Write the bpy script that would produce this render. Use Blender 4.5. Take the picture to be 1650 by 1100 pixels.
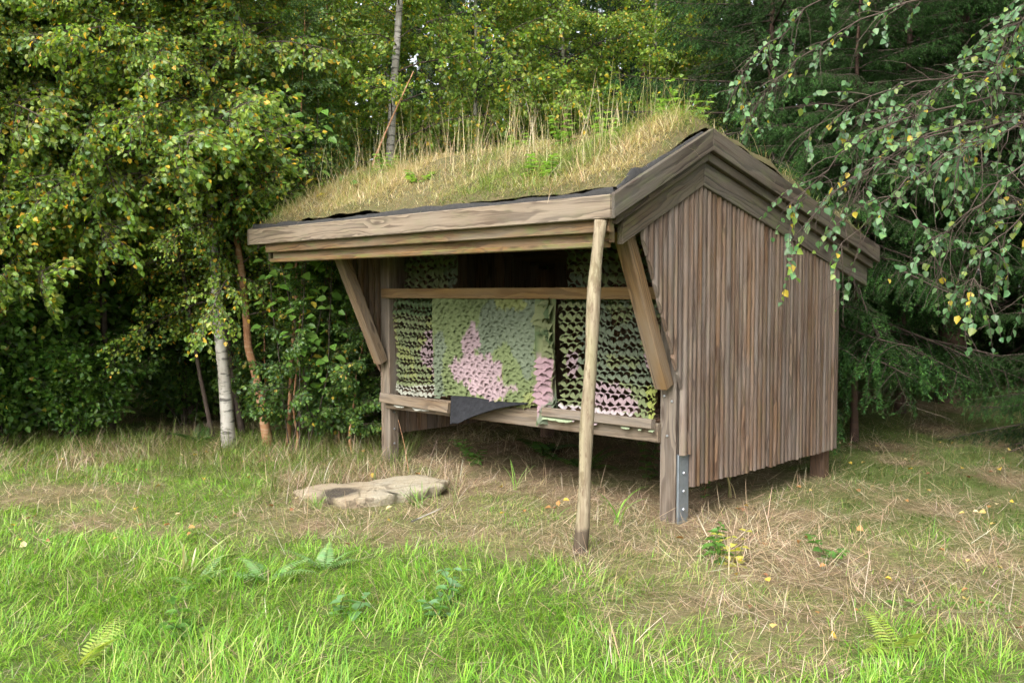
import bpy, math, random
import numpy as np
from mathutils import Matrix, Vector, noise as mnoise
R = math.radians
random.seed(7)
rng = np.random.default_rng(11)
for o in list(bpy.data.objects): bpy.data.objects.remove(o)
scene = bpy.context.scene
COL = scene.collection

# ------------------------------------------------------------ camera, sky, sun, exposure
cd = bpy.data.cameras.new('camera'); cam = bpy.data.objects.new('camera', cd); COL.objects.link(cam)
cd.sensor_width = 36; cd.lens = 36*1471/1650; cd.clip_end = 500; cd.clip_start = .05
cam.location = (0, 0, 1.5); cam.rotation_euler = (R(90)-math.atan(77/1471), 0, 0)
scene.camera = cam
SUN_EL, SUN_AZ = 44, 208          # azimuth clockwise from +Y (north)
w = bpy.data.worlds.new('World'); scene.world = w; w.use_nodes = True
nt = w.node_tree; nt.nodes.clear()
sky = nt.nodes.new('ShaderNodeTexSky'); sky.sky_type = 'NISHITA'; sky.sun_disc = False
sky.sun_elevation = R(SUN_EL); sky.sun_rotation = R(SUN_AZ); sky.dust_density = 4; sky.ozone_density = .6
hsv = nt.nodes.new('ShaderNodeHueSaturation'); hsv.inputs['Saturation'].default_value = .3
bg = nt.nodes.new('ShaderNodeBackground'); bg.inputs['Strength'].default_value = .15
wo = nt.nodes.new('ShaderNodeOutputWorld')
nt.links.new(sky.outputs[0], hsv.inputs['Color']); nt.links.new(hsv.outputs[0], bg.inputs['Color']); nt.links.new(bg.outputs[0], wo.inputs['Surface'])
sd = bpy.data.lights.new('sun', 'SUN'); sd.energy = 1.1; sd.angle = R(40); sd.color = (1, .98, .95)
sun = bpy.data.objects.new('sun', sd); COL.objects.link(sun)
_d = Vector((math.sin(R(SUN_AZ))*math.cos(R(SUN_EL)), math.cos(R(SUN_AZ))*math.cos(R(SUN_EL)), math.sin(R(SUN_EL))))
sun.rotation_euler = _d.to_track_quat('Z', 'Y').to_euler()
vs = scene.view_settings; vs.view_transform = 'Standard'; vs.look = 'None'; vs.gamma = 1; vs.exposure = 1.78
cy = scene.cycles; cy.use_adaptive_sampling = True; cy.adaptive_threshold = .03; cy.max_bounces = 5; cy.diffuse_bounces = 4; cy.glossy_bounces = 1; cy.transmission_bounces = 2; cy.transparent_max_bounces = 2; cy.caustics_reflective = False; cy.caustics_refractive = False

# ------------------------------------------------------------ helpers
def tag(o, label=None, cat=None, group=None, kind=None):
    if label: o['label'] = label
    if cat: o['category'] = cat
    if group: o['group'] = group
    if kind: o['kind'] = kind
    return o
def link(o, parent=None, M=None):
    COL.objects.link(o)
    if parent is not None: o.parent = parent
    if M is not None: o.matrix_basis = M
    return o
def empty(name, M=None, parent=None):
    o = bpy.data.objects.new(name, None); o.empty_display_size = .1
    return link(o, parent, M)
def fmesh(name, V, F3=None, F4=None, mats=(), col=None, smooth=False, m3=None, m4=None):
    """mesh from numpy arrays (triangles + quads)"""
    me = bpy.data.meshes.new(name)
    V = np.asarray(V, np.float32)
    F3 = np.zeros((0, 3), np.int32) if F3 is None else np.asarray(F3, np.int32)
    F4 = np.zeros((0, 4), np.int32) if F4 is None else np.asarray(F4, np.int32)
    me.vertices.add(len(V)); me.vertices.foreach_set('co', V.ravel())
    lv = np.concatenate([F3.ravel(), F4.ravel()]).astype(np.int32)
    me.loops.add(len(lv)); me.loops.foreach_set('vertex_index', lv)
    ls = np.concatenate([np.arange(len(F3))*3, len(F3)*3+np.arange(len(F4))*4]).astype(np.int32)
    me.polygons.add(len(ls)); me.polygons.foreach_set('loop_start', ls)
    if m3 is not None or m4 is not None:
        a = np.zeros(len(F3), np.int32) if m3 is None else m3
        b = np.zeros(len(F4), np.int32) if m4 is None else m4
        me.polygons.foreach_set('material_index', np.concatenate([a, b]).astype(np.int32))
    me.update(calc_edges=True); me.validate()
    if smooth: me.polygons.foreach_set('use_smooth', np.ones(len(me.polygons), bool))
    for m in mats: me.materials.append(m)
    if col is not None:
        at = me.color_attributes.new('Col', 'FLOAT_COLOR', 'POINT')
        c = np.ones((len(V), 4), np.float32); c[:, :3] = col
        at.data.foreach_set('color', c.ravel())
    return me
def obj(name, me, parent=None, M=None):
    return link(bpy.data.objects.new(name, me), parent, M)
class Acc:
    """accumulates vertex / face arrays"""
    def __init__(s): s.V=[]; s.A=[]; s.B=[]; s.C=[]; s.n=0; s.mA=[]; s.mB=[]
    def add(s, V, F3=None, F4=None, col=(1,1,1), m=0):
        V=np.asarray(V,float).reshape(-1,3); s.V.append(V)
        if F3 is not None and len(F3): s.A.append(np.asarray(F3)+s.n); s.mA.append(np.full(len(F3),m))
        if F4 is not None and len(F4): s.B.append(np.asarray(F4)+s.n); s.mB.append(np.full(len(F4),m))
        c=np.asarray(col,float)
        s.C.append(np.broadcast_to(c,(len(V),3)) if c.ndim==1 else c); s.n+=len(V)
    def mesh(s, name, mats, smooth=False):
        f=lambda L,k: np.concatenate(L) if L else None
        return fmesh(name,np.concatenate(s.V),f(s.A,3),f(s.B,4),mats,np.concatenate(s.C),smooth,f(s.mA,0),f(s.mB,0))
def tube(pts, rad, sides=6, cap=False):
    P=np.asarray(pts,float); n=len(P); rad=np.broadcast_to(np.asarray(rad,float),(n,))
    T=np.gradient(P,axis=0); T/=np.linalg.norm(T,axis=1)[:,None]+1e-9
    ref=np.array([0,0,1.]) if abs(T[0][2])<.8 else np.array([1.,0,0])
    A=np.cross(T,ref); A/=np.linalg.norm(A,axis=1)[:,None]+1e-9; B=np.cross(T,A)
    a=np.linspace(0,2*math.pi,sides,endpoint=False)
    V=(P[:,None]+rad[:,None,None]*(A[:,None]*np.cos(a)[None,:,None]+B[:,None]*np.sin(a)[None,:,None])).reshape(-1,3)
    i,j=np.meshgrid(np.arange(n-1),np.arange(sides),indexing='ij'); i=i.ravel(); j=j.ravel(); k=(j+1)%sides
    F=np.stack([i*sides+j,i*sides+k,(i+1)*sides+k,(i+1)*sides+j],1)
    if not cap: return V,None,F
    V=np.concatenate([V,P[:1],P[-1:]]); j=np.arange(sides); k=(j+1)%sides
    F3=np.concatenate([np.stack([np.full(sides,n*sides),k,j],1),np.stack([np.full(sides,n*sides+1),(n-1)*sides+j,(n-1)*sides+k],1)])
    return V,F3,F
def unit(a): return a/(np.linalg.norm(a,axis=-1,keepdims=True)+1e-9)
def vnoise(x, y, s=1., o=0.):
    """cheap smooth value noise for arrays, 0..1"""
    x=np.asarray(x,float)*s+o; y=np.asarray(y,float)*s+o*1.7
    def h(i,j):
        v=np.sin(i*127.1+j*311.7)*43758.5453; return v-np.floor(v)
    i=np.floor(x); j=np.floor(y); fx=x-i; fy=y-j; fx=fx*fx*(3-2*fx); fy=fy*fy*(3-2*fy)
    return (h(i,j)*(1-fx)+h(i+1,j)*fx)*(1-fy)+(h(i,j+1)*(1-fx)+h(i+1,j+1)*fx)*fy
def fbm(x,y,s,o=0): return (vnoise(x,y,s,o)+.5*vnoise(x,y,s*2.1,o+9)+.25*vnoise(x,y,s*4.3,o+4))/1.75

# ------------------------------------------------------------ materials
class MT:
    def __init__(s,name):
        s.m=bpy.data.materials.new(name); s.m.use_nodes=True; s.t=s.m.node_tree; s.t.nodes.clear()
        s.out=s.n('ShaderNodeOutputMaterial')
    def n(s,t,**k):
        nd=s.t.nodes.new(t)
        for a,b in k.items(): setattr(nd,a,b)
        return nd
    def l(s,a,b): s.t.links.new(a,b)
    def setin(s,inp,v):
        if isinstance(v,(int,float)): inp.default_value=v
        elif isinstance(v,(tuple,list)): inp.default_value=tuple(v)+((1,) if len(v)==3 and len(inp.default_value)==4 else ())
        else: s.l(v,inp)
    def math(s,op,a,b=0,c=0,clamp=False):
        nd=s.n('ShaderNodeMath',operation=op,use_clamp=clamp)
        for i,v in enumerate((a,b,c)): s.setin(nd.inputs[i],v)
        return nd.outputs[0]
    def mix(s,f,a,b,mode='MIX'):
        nd=s.n('ShaderNodeMix',data_type='RGBA',blend_type=mode)
        s.setin(nd.inputs[0],f); s.setin(nd.inputs[6],a); s.setin(nd.inputs[7],b); return nd.outputs[2]
    def noise(s,vec,scale,detail=4,rough=.55,dist=0):
        nd=s.n('ShaderNodeTexNoise'); s.l(vec,nd.inputs['Vector'])
        nd.inputs['Scale'].default_value=scale; nd.inputs['Detail'].default_value=detail; nd.inputs['Roughness'].default_value=rough; nd.inputs['Distortion'].default_value=dist
        return nd.outputs[0]
    def map(s,vec,scale=(1,1,1),loc=(0,0,0)):
        nd=s.n('ShaderNodeMapping'); s.l(vec,nd.inputs['Vector']); nd.inputs['Scale'].default_value=scale
        s.setin(nd.inputs['Location'],loc); return nd.outputs[0]
    def ramp(s,f,stops):
        nd=s.n('ShaderNodeValToRGB'); s.l(f,nd.inputs[0]); e=nd.color_ramp.elements
        while len(e)<len(stops): e.new(.5)
        for q,(p,c) in zip(e,stops): q.position=p; q.color=(*c,1) if len(c)==3 else c
        return nd.outputs[0]
    def bsdf(s,color,rough=.8,spec=.3,bump=None,bs=.3,bd=.01,metal=0):
        b=s.n('ShaderNodeBsdfPrincipled'); s.setin(b.inputs['Base Color'],color); s.setin(b.inputs['Roughness'],rough)
        b.inputs['Specular IOR Level'].default_value=spec; b.inputs['Metallic'].default_value=metal
        if bump is not None:
            q=s.n('ShaderNodeBump'); q.inputs['Strength'].default_value=bs; q.inputs['Distance'].default_value=bd
            s.l(bump,q.inputs['Height']); s.l(q.outputs[0],b.inputs['Normal'])
        return b.outputs[0]
    def done(s,sh): s.l(sh,s.out.inputs['Surface']); return s.m

def wood(name, light, dark, knot=(.05,.03,.02), grey=None, greyf=.5, moss=0, freq=60, bump=.5, vary=.25):
    """plank whose grain runs along its own X axis: tilted growth rings, fibres, knots, weathering"""
    t=MT(name); tc=t.n('ShaderNodeTexCoord').outputs['Object']; oi=t.n('ShaderNodeObjectInfo')
    rnd=oi.outputs['Random']
    cb=t.n('ShaderNodeCombineXYZ'); t.l(t.math('MULTIPLY',rnd,91.),cb.inputs[0]); t.l(t.math('MULTIPLY',rnd,37.),cb.inputs[1]); t.l(t.math('MULTIPLY',rnd,53.),cb.inputs[2])
    va=t.n('ShaderNodeVectorMath',operation='ADD'); t.l(tc,va.inputs[0]); t.l(cb.outputs[0],va.inputs[1]); p=va.outputs[0]
    warp=t.noise(t.map(p,(1.1,5,5)),1.6,3,.5)
    sp=t.n('ShaderNodeSeparateXYZ'); t.l(tc,sp.inputs[0])
    wy=t.math('ADD',sp.outputs[1],t.math('MULTIPLY',t.math('SUBTRACT',warp,.5),.15))
    ty=t.math('ADD',wy,t.math('MULTIPLY',t.math('SUBTRACT',rnd,.5),.06))
    tz=t.math('ADD',t.math('ADD',sp.outputs[2],.045),t.math('MULTIPLY',sp.outputs[0],.01))
    r=t.math('SQRT',t.math('ADD',t.math('MULTIPLY',ty,ty),t.math('MULTIPLY',tz,tz)))
    # knots: stretched voronoi cells, only some of them
    vo=t.n('ShaderNodeTexVoronoi'); vo.inputs['Scale'].default_value=1; t.l(t.map(p,(1.7,7,7)),vo.inputs['Vector'])
    kd=vo.outputs['Distance']
    kn=t.ramp(kd,[(.06,(1,1,1)),(.13,(0,0,0))])
    r=t.math('ADD',r,t.math('MULTIPLY',t.ramp(kd,[(.0,(1,1,1)),(.30,(0,0,0))]),.022))
    ring=t.math('FRACT',t.math('MULTIPLY',r,freq*.95))
    ringc=t.ramp(ring,[(0,(0,0,0)),(.55,(.35,.35,.35)),(.80,(1,1,1)),(.92,(1,1,1)),(1,(.0,.0,.0))])
    fib=t.noise(t.map(p,(2.5,110,110)),1.,5,.65)
    big=t.noise(t.map(p,(1.2,6,6)),1.3,4,.6)
    f=t.math('ADD',t.math('MULTIPLY',ringc,.75),t.math('MULTIPLY',t.ramp(fib,[(.35,(0,0,0)),(.65,(1,1,1))]),.5),clamp=True)
    c=t.mix(f,light,dark)
    if grey: c=t.mix(t.math('MULTIPLY',t.ramp(big,[(.38,(0,0,0)),(.68,(1,1,1))]),greyf),c,grey)
    if moss:
        mo=t.noise(t.map(p,(2,7,7),(3,1,7)),2.2,5,.7)
        c=t.mix(t.math('MULTIPLY',t.ramp(mo,[(.5,(0,0,0)),(.66,(1,1,1))]),moss),c,(.13,.15,.05))
    c=t.mix(t.math('MULTIPLY',kn,.75),c,knot)
    st=t.noise(t.map(p,(5,40,40)),1.,4,.7)
    c=t.mix(t.math('MULTIPLY',t.ramp(st,[(.62,(0,0,0)),(.78,(1,1,1))]),.45),c,knot)
    ck=t.noise(t.map(p,(1.6,55,55),(7,3,9)),1.,3,.55); c=t.mix(t.math('MULTIPLY',t.ramp(ck,[(.63,(0,0,0)),(.69,(1,1,1))]),.7),c,knot)
    hs=t.n('ShaderNodeHueSaturation'); t.l(c,hs.inputs['Color'])
    t.l(t.math('ADD',.86*(1-vary),t.math('MULTIPLY',rnd,1.72*vary)),hs.inputs['Value']); t.l(t.math('ADD',.8,t.math('MULTIPLY',t.math('FRACT',t.math('MULTIPLY',rnd,17.3)),.4)),hs.inputs['Saturation'])
    h=t.math('SUBTRACT',t.math('MULTIPLY',fib,.8),t.math('MULTIPLY',ringc,.35))
    return t.done(t.bsdf(hs.outputs[0],.82,.25,h,bump,.004))
M={}
M['fascia']=wood('weathered_pine_light',(.285,.21,.135),(.095,.062,.037),grey=(.205,.178,.138),greyf=.35,freq=75,moss=.2,vary=.06)
M['fascia_low']=wood('weathered_pine_stained',(.215,.125,.055),(.08,.045,.021),grey=(.19,.165,.12),greyf=.6,freq=75,moss=.65,vary=.12)
M['gable']=wood('weathered_pine_grey',(.125,.096,.068),(.04,.029,.021),grey=(.115,.105,.085),greyf=.6,freq=80,moss=.35,vary=.12,bump=.8)
M['inner']=wood('golden_pine',(.29,.175,.07),(.15,.08,.03),grey=(.22,.165,.105),greyf=.5,freq=70,vary=.12)
M['brace']=wood('brace_pine',(.225,.14,.064),(.105,.062,.03),grey=(.21,.165,.12),greyf=.75,freq=70,vary=.1)
M['post']=wood('post_pine',(.215,.165,.115),(.095,.068,.047),grey=(.18,.16,.135),greyf=.7,freq=60,vary=.08)
M['clad']=wood('cladding_pine',(.17,.11,.072),(.055,.033,.022),grey=(.175,.148,.128),greyf=.75,freq=60,vary=.27,moss=.12)
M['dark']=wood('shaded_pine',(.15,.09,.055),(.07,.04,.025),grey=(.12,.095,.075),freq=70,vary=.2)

def simple(name,c,rough=.8,spec=.3,var=None,scale=8,bs=.3,metal=0,bd=.01):
    t=MT(name); tc=t.n('ShaderNodeTexCoord').outputs['Object']; n=t.noise(tc,scale,6,.65)
    col=t.mix(t.ramp(n,[(.3,(0,0,0)),(.7,(1,1,1))]),c,var or tuple(x*.6 for x in c))
    return t.done(t.bsdf(col,rough,spec,n,bs,bd,metal))
M['felt']=simple('roofing_felt',(.018,.018,.018),.85,.3,(.04,.038,.036),40)
M['steel']=simple('galvanised_steel',(.30,.34,.38),.5,.5,(.20,.23,.26),14,.1,.7)
M['bolt']=simple('zinc_bolt',(.5,.52,.55),.35,.5,(.35,.36,.38),60,.1,.9)
M['mat']=simple('foam_mat',(.009,.0095,.011),.85,.15,(.024,.025,.028),30,.4,bd=.004)
M['turfsoil']=simple('turf_soil',(.11,.085,.045),.95,.1,(.06,.065,.025),12,1.)
def attr_leaf(name, trans=.4, rough=.42, spec=.45, tr_tint=(1.25,1.3,.5)):
    t=MT(name); a=t.n('ShaderNodeAttribute'); a.attribute_name='Col'; c=a.outputs['Color']
    oi=t.n('ShaderNodeObjectInfo'); hs=t.n('ShaderNodeHueSaturation'); t.l(c,hs.inputs['Color'])
    t.l(t.math('ADD',.88,t.math('MULTIPLY',oi.outputs['Random'],.24)),hs.inputs['Value'])
    c=hs.outputs[0]
    b=t.bsdf(c,rough,spec); tr=t.n('ShaderNodeBsdfTranslucent'); t.l(t.mix(1.,c,tr_tint,'MULTIPLY'),tr.inputs['Color'])
    ms=t.n('ShaderNodeMixShader'); ms.inputs[0].default_value=trans; t.l(b,ms.inputs[1]); t.l(tr.outputs[0],ms.inputs[2])
    return t.done(ms.outputs[0])
M['leaf']=attr_leaf('leaf',.5); M['grass']=attr_leaf('grass_blade',.35,.5,.35,(1.2,1.25,.6)); M['needle']=attr_leaf('spruce_needle',.12,.6,.12,(1,1,.6))
M['net']=attr_leaf('net_cloth',.18,.8,.15,(1,1,.8))
M['dry']=attr_leaf('dry_leaf',.25,.7,.2,(1,1,.8))
def bark(name,base,dark,line=(.03,.025,.02),lines=.5,scale=1.,lich=None):
    t=MT(name); tc=t.n('ShaderNodeTexCoord').outputs['Object']
    a=t.noise(t.map(tc,(7*scale,7*scale,34*scale)),1.,4,.6); b=t.noise(t.map(tc,(5,5,3)),1.,5,.65); g=t.noise(tc,30,5,.7)
    c=t.mix(t.ramp(b,[(.35,(0,0,0)),(.68,(1,1,1))]),base,dark)
    c=t.mix(t.math('MULTIPLY',t.ramp(a,[(.53,(0,0,0)),(.60,(1,1,1))]),lines),c,line)
    if lich: c=t.mix(t.math('MULTIPLY',t.ramp(t.noise(tc,7,5,.7),[(.52,(0,0,0)),(.62,(1,1,1))]),.7),c,lich)
    c=t.mix(t.math('MULTIPLY',t.ramp(g,[(.5,(0,0,0)),(.75,(1,1,1))]),.3),c,dark)
    return t.done(t.bsdf(c,.8,.25,t.math('ADD',g,a),.5,.01))
M['birch']=bark('birch_bark',(.36,.34,.30),(.17,.15,.12),(.04,.035,.03),.85)
M['birch_old']=bark('birch_bark_grey',(.36,.33,.27),(.16,.14,.10),(.04,.035,.03),.7,lich=(.22,.24,.15))
M['birch_young']=bark('young_birch_bark',(.36,.20,.10),(.20,.09,.045),(.5,.4,.28),.35)
M['spruce_bark']=bark('spruce_bark',(.085,.05,.034),(.04,.025,.018),(.03,.02,.015),.5,.5)
M['twig']=simple('twig_bark',(.042,.028,.022),.8,.2,(.085,.066,.052),20)
M['twig_grey']=simple('dead_twig',(.16,.13,.10),.85,.15,(.08,.06,.045),20)

# ------------------------------------------------------------ ground
SH0=np.array([.9753,5.9833]); SU=np.array([.70807,-.70615]); SV=np.array([.70615,.70807])
def shel(x,y):
    dx=np.asarray(x)-SH0[0]; dy=np.asarray(y)-SH0[1]
    return dx*SU[0]+dy*SU[1], dx*SV[0]+dy*SV[1]
def gz(x,y):
    x=np.asarray(x,float); y=np.asarray(y,float)
    b=(fbm(x,y,1.1,3)-.5)*.09+(fbm(x,y,3.4,8)-.5)*.05
    lx,ly=shel(x,y)
    near=np.clip(1-np.hypot(np.maximum(np.abs(lx+1.45)-1.7,0),np.maximum(np.abs(ly-.6)-1.7,0))/1.2,0,1)
    b=b*(1-.75*near)
    b=b+np.clip((y-10.)/25,0,1)*1.1+np.clip((np.abs(x)-9)/30,0,1)*.8
    return b
def straw(x,y):
    """1 = dry straw, 0 = lush green (world coordinates)"""
    d=np.interp(x,[-8,-3,-1.2,.1,.35,.8,1.3,2.2,4],[6.1,6.0,5.75,5.65,4.85,4.25,4.1,3.9,3.4])
    n=(fbm(x,y,1.1,21)-.5)*3.0+(fbm(x,y,4.,5)-.5)*1.6
    s=np.clip((y-d+n*.8)/1.5+.5,0,1)
    left=np.clip((-x-1.35)/.7,0,1)                                   # mixed turf to the left of the stone
    s=s*(1-left*np.clip(.45+(fbm(x,y,2.1,31)-.40)*4,0.1,.85))
    right=np.clip((x-1.6)/.9,0,1)*np.clip((y-4.3)/1.4,0,1)            # mossy turf towards the spruces
    s=s*(1-right*np.clip(.62+(fbm(x,y,1.7,77)-.42)*4,0.1,.92))
    s=s*(1-.35*np.clip((fbm(x,y,2.6,55)-.5)*6,0,1))
    return s
tg=MT('forest_floor'); tc=tg.n('ShaderNodeTexCoord').outputs['Object']
n1=tg.noise(tc,1.6,8,.65); n2=tg.noise(tc,14,8,.75); n3=tg.noise(tc,60,4,.7)
gc=tg.mix(tg.ramp(n2,[(.35,(0,0,0)),(.65,(1,1,1))]),(.15,.105,.065),(.30,.22,.135))
gc=tg.mix(tg.math('MULTIPLY',tg.ramp(n1,[(.4,(0,0,0)),(.6,(1,1,1))]),.5),gc,(.06,.075,.02))
gc=tg.mix(tg.math('MULTIPLY',tg.ramp(n3,[(.5,(0,0,0)),(.7,(1,1,1))]),.5),gc,(.04,.028,.016))
ga=tg.n('ShaderNodeAttribute'); ga.attribute_name='Col'; gs=tg.n('ShaderNodeSeparateColor'); tg.l(ga.outputs['Color'],gs.inputs[0])
gc=tg.mix(tg.math('MULTIPLY',gs.outputs[0],.85),gc,tg.mix(n2,(.05,.085,.018),(.12,.17,.04)))
M['ground']=tg.done(tg.bsdf(gc,.95,.1,tg.math('ADD',n2,n3),.8,.02))
def axis(lo,hi,fine_lo,fine_hi,step):
    a=np.arange(fine_lo,fine_hi,step); l=fine_lo-np.cumsum(.15*1.22**np.arange(40)); l=l[l>lo][::-1]; h=fine_hi+np.cumsum(.15*1.22**np.arange(40)); h=h[h<hi]
    return np.concatenate([[lo],l,a,h,[hi]])
gx=axis(-150,150,-8,8,.09); gy=axis(-150,200,1.5,14,.09)
GX,GY=np.meshgrid(gx,gy,indexing='ij'); nx,ny=GX.shape
GV=np.stack([GX,GY,gz(GX,GY)],-1).reshape(-1,3)
i,j=np.meshgrid(np.arange(nx-1),np.arange(ny-1),indexing='ij'); i=i.ravel(); j=j.ravel()
GF=np.stack([i*ny+j,(i+1)*ny+j,(i+1)*ny+j+1,i*ny+j+1],1)
tag(obj('ground',fmesh('ground',GV,None,GF,[M['ground']],np.repeat((1-straw(GV[:,0],GV[:,1]))[:,None],3,1),smooth=True)),kind='structure')

# ------------------------------------------------------------ shelter
S=Matrix.Translation((.9753,5.9833,0))@Matrix.Rotation(math.atan2(-.70615,.70807),4,'Z')
shelter=empty('timber_shelter',S)
tag(shelter,'small open-fronted timber shelter with turf roof and vertical slatted side wall','shelter')
def board_mesh(name,L,w,t,mat,ch=.005,profile='box',shear=0.):
    """plank along +X from 0..L, width w in Y, thickness t in Z (centred)"""
    if profile=='box':
        a,b=w/2,t/2; c=min(ch,b*.6)
        P=[(-a+c,-b),(a-c,-b),(a,-b+c),(a,b-c),(a-c,b),(-a+c,b),(-a,b-c),(-a,-b+c)]
    else:   # half round: flat back at z=0, crown towards +z
        P=[(w/2,0)]+[(w/2*math.cos(q),t*math.sin(q)**.8) for q in np.linspace(.25,math.pi-.25,7)]+[(-w/2,0)]
    n=len(P); P=np.array(P)
    xs=[0,L]
    V=np.concatenate([np.column_stack([np.full(n,x),P]) for x in xs])
    V[:n,0]+=shear*V[:n,1]
    F=[(k,(k+1)%n,n+(k+1)%n,n+k) for k in range(n)]
    me=bpy.data.meshes.new(name); me.from_pydata(V.tolist(),[],[tuple(range(n))[::-1],tuple(range(n,2*n))]+F); me.materials.append(mat); me.update()
    bmf=me
    return me
def board(name,p0,p1,w,t,mat,face=(0,-1,0),parent=None,profile='box',mesh=None,shear=0.):
    """plank from p0 to p1 (centre line); face = outward direction of its broad side"""
    p0=Vector(p0); p1=Vector(p1); X=(p1-p0); L=X.length; X.normalize(); Z=Vector(face); Z=(Z-X*Z.dot(X)).normalized(); Y=Z.cross(X)
    Mx=Matrix((( X.x,Y.x,Z.x,p0.x),(X.y,Y.y,Z.y,p0.y),(X.z,Y.z,Z.z,p0.z),(0,0,0,1)))
    me=mesh or board_mesh(name,L,w,t,mat,profile=profile,shear=shear)
    return obj(name,me,parent or shelter,Mx)
def bolt(p,face,parent,r=.011):
    a=np.linspace(0,2*math.pi,6,endpoint=False)
    V=[(r*math.cos(q),r*math.sin(q),0) for q in a]+[(r*.85*math.cos(q),r*.85*math.sin(q),.007) for q in a]+[(0,0,.009)]
    F=[(k,(k+1)%6,6+(k+1)%6,6+k) for k in range(6)]+[(6+k,6+(k+1)%6,12) for k in range(6)]
    me=bpy.data.meshes.new('bolt'); me.from_pydata(V,[],F); me.materials.append(M['bolt'])
    q=Vector(face).to_track_quat('Z','Y').to_matrix().to_4x4(); q.translation=Vector(p)
    return obj('bolt',me,parent,q)
def slab(name,pts,thick,mat):
    P=[Vector(p) for p in pts]; n=(P[1]-P[0]).cross(P[2]-P[0]).normalized()
    V=[p for p in P]+[p-n*thick for p in P]
    me=bpy.data.meshes.new(name); me.from_pydata(V,[],[(0,1,2,3),(7,6,5,4),(0,4,5,1),(1,5,6,2),(2,6,7,3),(3,7,4,0)]); me.materials.append(mat)
    return obj(name,me,shelter)
XL,XR=-3.03,0.0
# posts
for px in (XL,XR):
    p=board('post',(px+.0625,.05,-.1),(px+.0625,.05,1.95 if px==XL else 1.85),.125,.10,M['post'])
    for zz in ((.18,.33,.50) if px==XL else (.58,)):
        bolt((.95 if px==XL else .5, -.035 if px==XL else .02, .0505),(0,0,1),p) if False else None
for zz in (.17,.30,.45): bolt((XL+.1255,.05,zz),(1,0,0),shelter)
for q in ((.06,-.0005,.57),(.035,-.0005,.83),(.095,-.0005,.80)): bolt(q,(0,-1,0),shelter,.010)
for px in (XL+.02,XR+.02):   # rear posts
    board('post',(px+.0625,2.1,-.1),(px+.0625,2.1,1.75),.12,.10,M['dark'])
board('post',(-1.45,2.1,-.1),(-1.45,2.1,1.75),.10,.10,M['dark'])
# braces in the plane of each side wall
for px in (XL,XR):
    b=board('brace',(px+.063,-.045,.90),(px+.063,-.49,1.89),.098,.09,M['brace'],face=(0,-.9,-.4))
    bolt((px+.063+.0 if px==XR else px+.063,-.178,1.15),(0,-.9,-.4),shelter,.012)
# front rails
board('header_rail',(XL+.07,-.022,1.503),(XR+.02,-.022,1.503),.083,.042,M['inner'])
board('sill_rail',(XL+.11,-.012,.553),(XR+.01,-.012,.585),.125,.044,M['post'])
board('sill_ledge',(-2.94,-.062,.588),(-2.03,-.062,.572),.085,.045,M['post'],face=(0,-1,.1))
board('sill_ledge',(-.99,-.060,.640),(-.01,-.060,.645),.065,.045,M['post'],face=(0,-1,.1))
board('sill_ledge',(-2.02,.055,.630),(-1.0,.055,.640),.16,.025,M['post'],face=(0,0,1))
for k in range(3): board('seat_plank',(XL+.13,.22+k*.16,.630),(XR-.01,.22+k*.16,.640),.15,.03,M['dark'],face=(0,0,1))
# side walls: vertical half-round slats
def roof_z(y):   # top line of the roof at the gable
    return np.interp(y,[-.831,.18,2.75],[2.065,2.558,1.90])
def wall(xplane,side,mat):
    y=-.44; k=0
    while y<2.2:
        wd=random.choice((.044,.05,.053,.057,.066))+random.uniform(-.003,.003); yc=y+wd/2
        top=float(roof_z(yc))-.30
        if yc<0: bot=.80+(-yc)/.46*1.04+.05
        elif yc<.115: bot=.455+random.uniform(-.004,.004)
        else: bot=.235+random.uniform(-.008,.008)
        if bot<top-.05:
            x=xplane+side*random.uniform(0,.007)
            tilt=random.uniform(-.003,.003)
            board('slat',(x,yc,bot),(x,yc+tilt,top),wd-.007,.032,mat,face=(side,0,0),profile='half',shear=side*2.2 if yc<0 else 0.)
        y+=wd; k+=1
wall(.155,1,M['clad']); wall(-3.055,-1,M['clad'])
slab('gap_shade_backing',[(.149,.115,.25),(.149,2.19,.25),(.149,2.19,1.72),(.149,.115,2.1)],.006,M['dark']); slab('gap_shade_backing',[(-3.049,2.19,.25),(-3.049,.115,.25),(-3.049,.115,2.1),(-3.049,2.19,1.72)],.006,M['dark'])  # sheets added behind the slats so the gaps between them read dark
for zz in (.42,1.15):      # battens that carry the slats
    board('batten',(.1395,.12,zz),(.1395,2.14,zz),.09,.028,M['dark'],face=(1,0,0)); board('batten',(-3.0395,.12,zz),(-3.0395,2.14,zz),.09,.028,M['dark'],face=(-1,0,0))
# inner sheathing of the left wall and back wall: broad boards
for k in range(16):
    y0=.14+k*.126; board('wall_board',(-3.012,y0+.06,.24),(-3.012,y0+.06,float(roof_z(y0))-.32),.122,.02,M['clad'],face=(1,0,0))
for k in range(26):
    x0=-3.0+k*.122; board('wall_board',(x0+.06,2.175,.24),(x0+.06,2.175,1.93),.118,.02,M['dark'],face=(0,-1,0))
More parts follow.
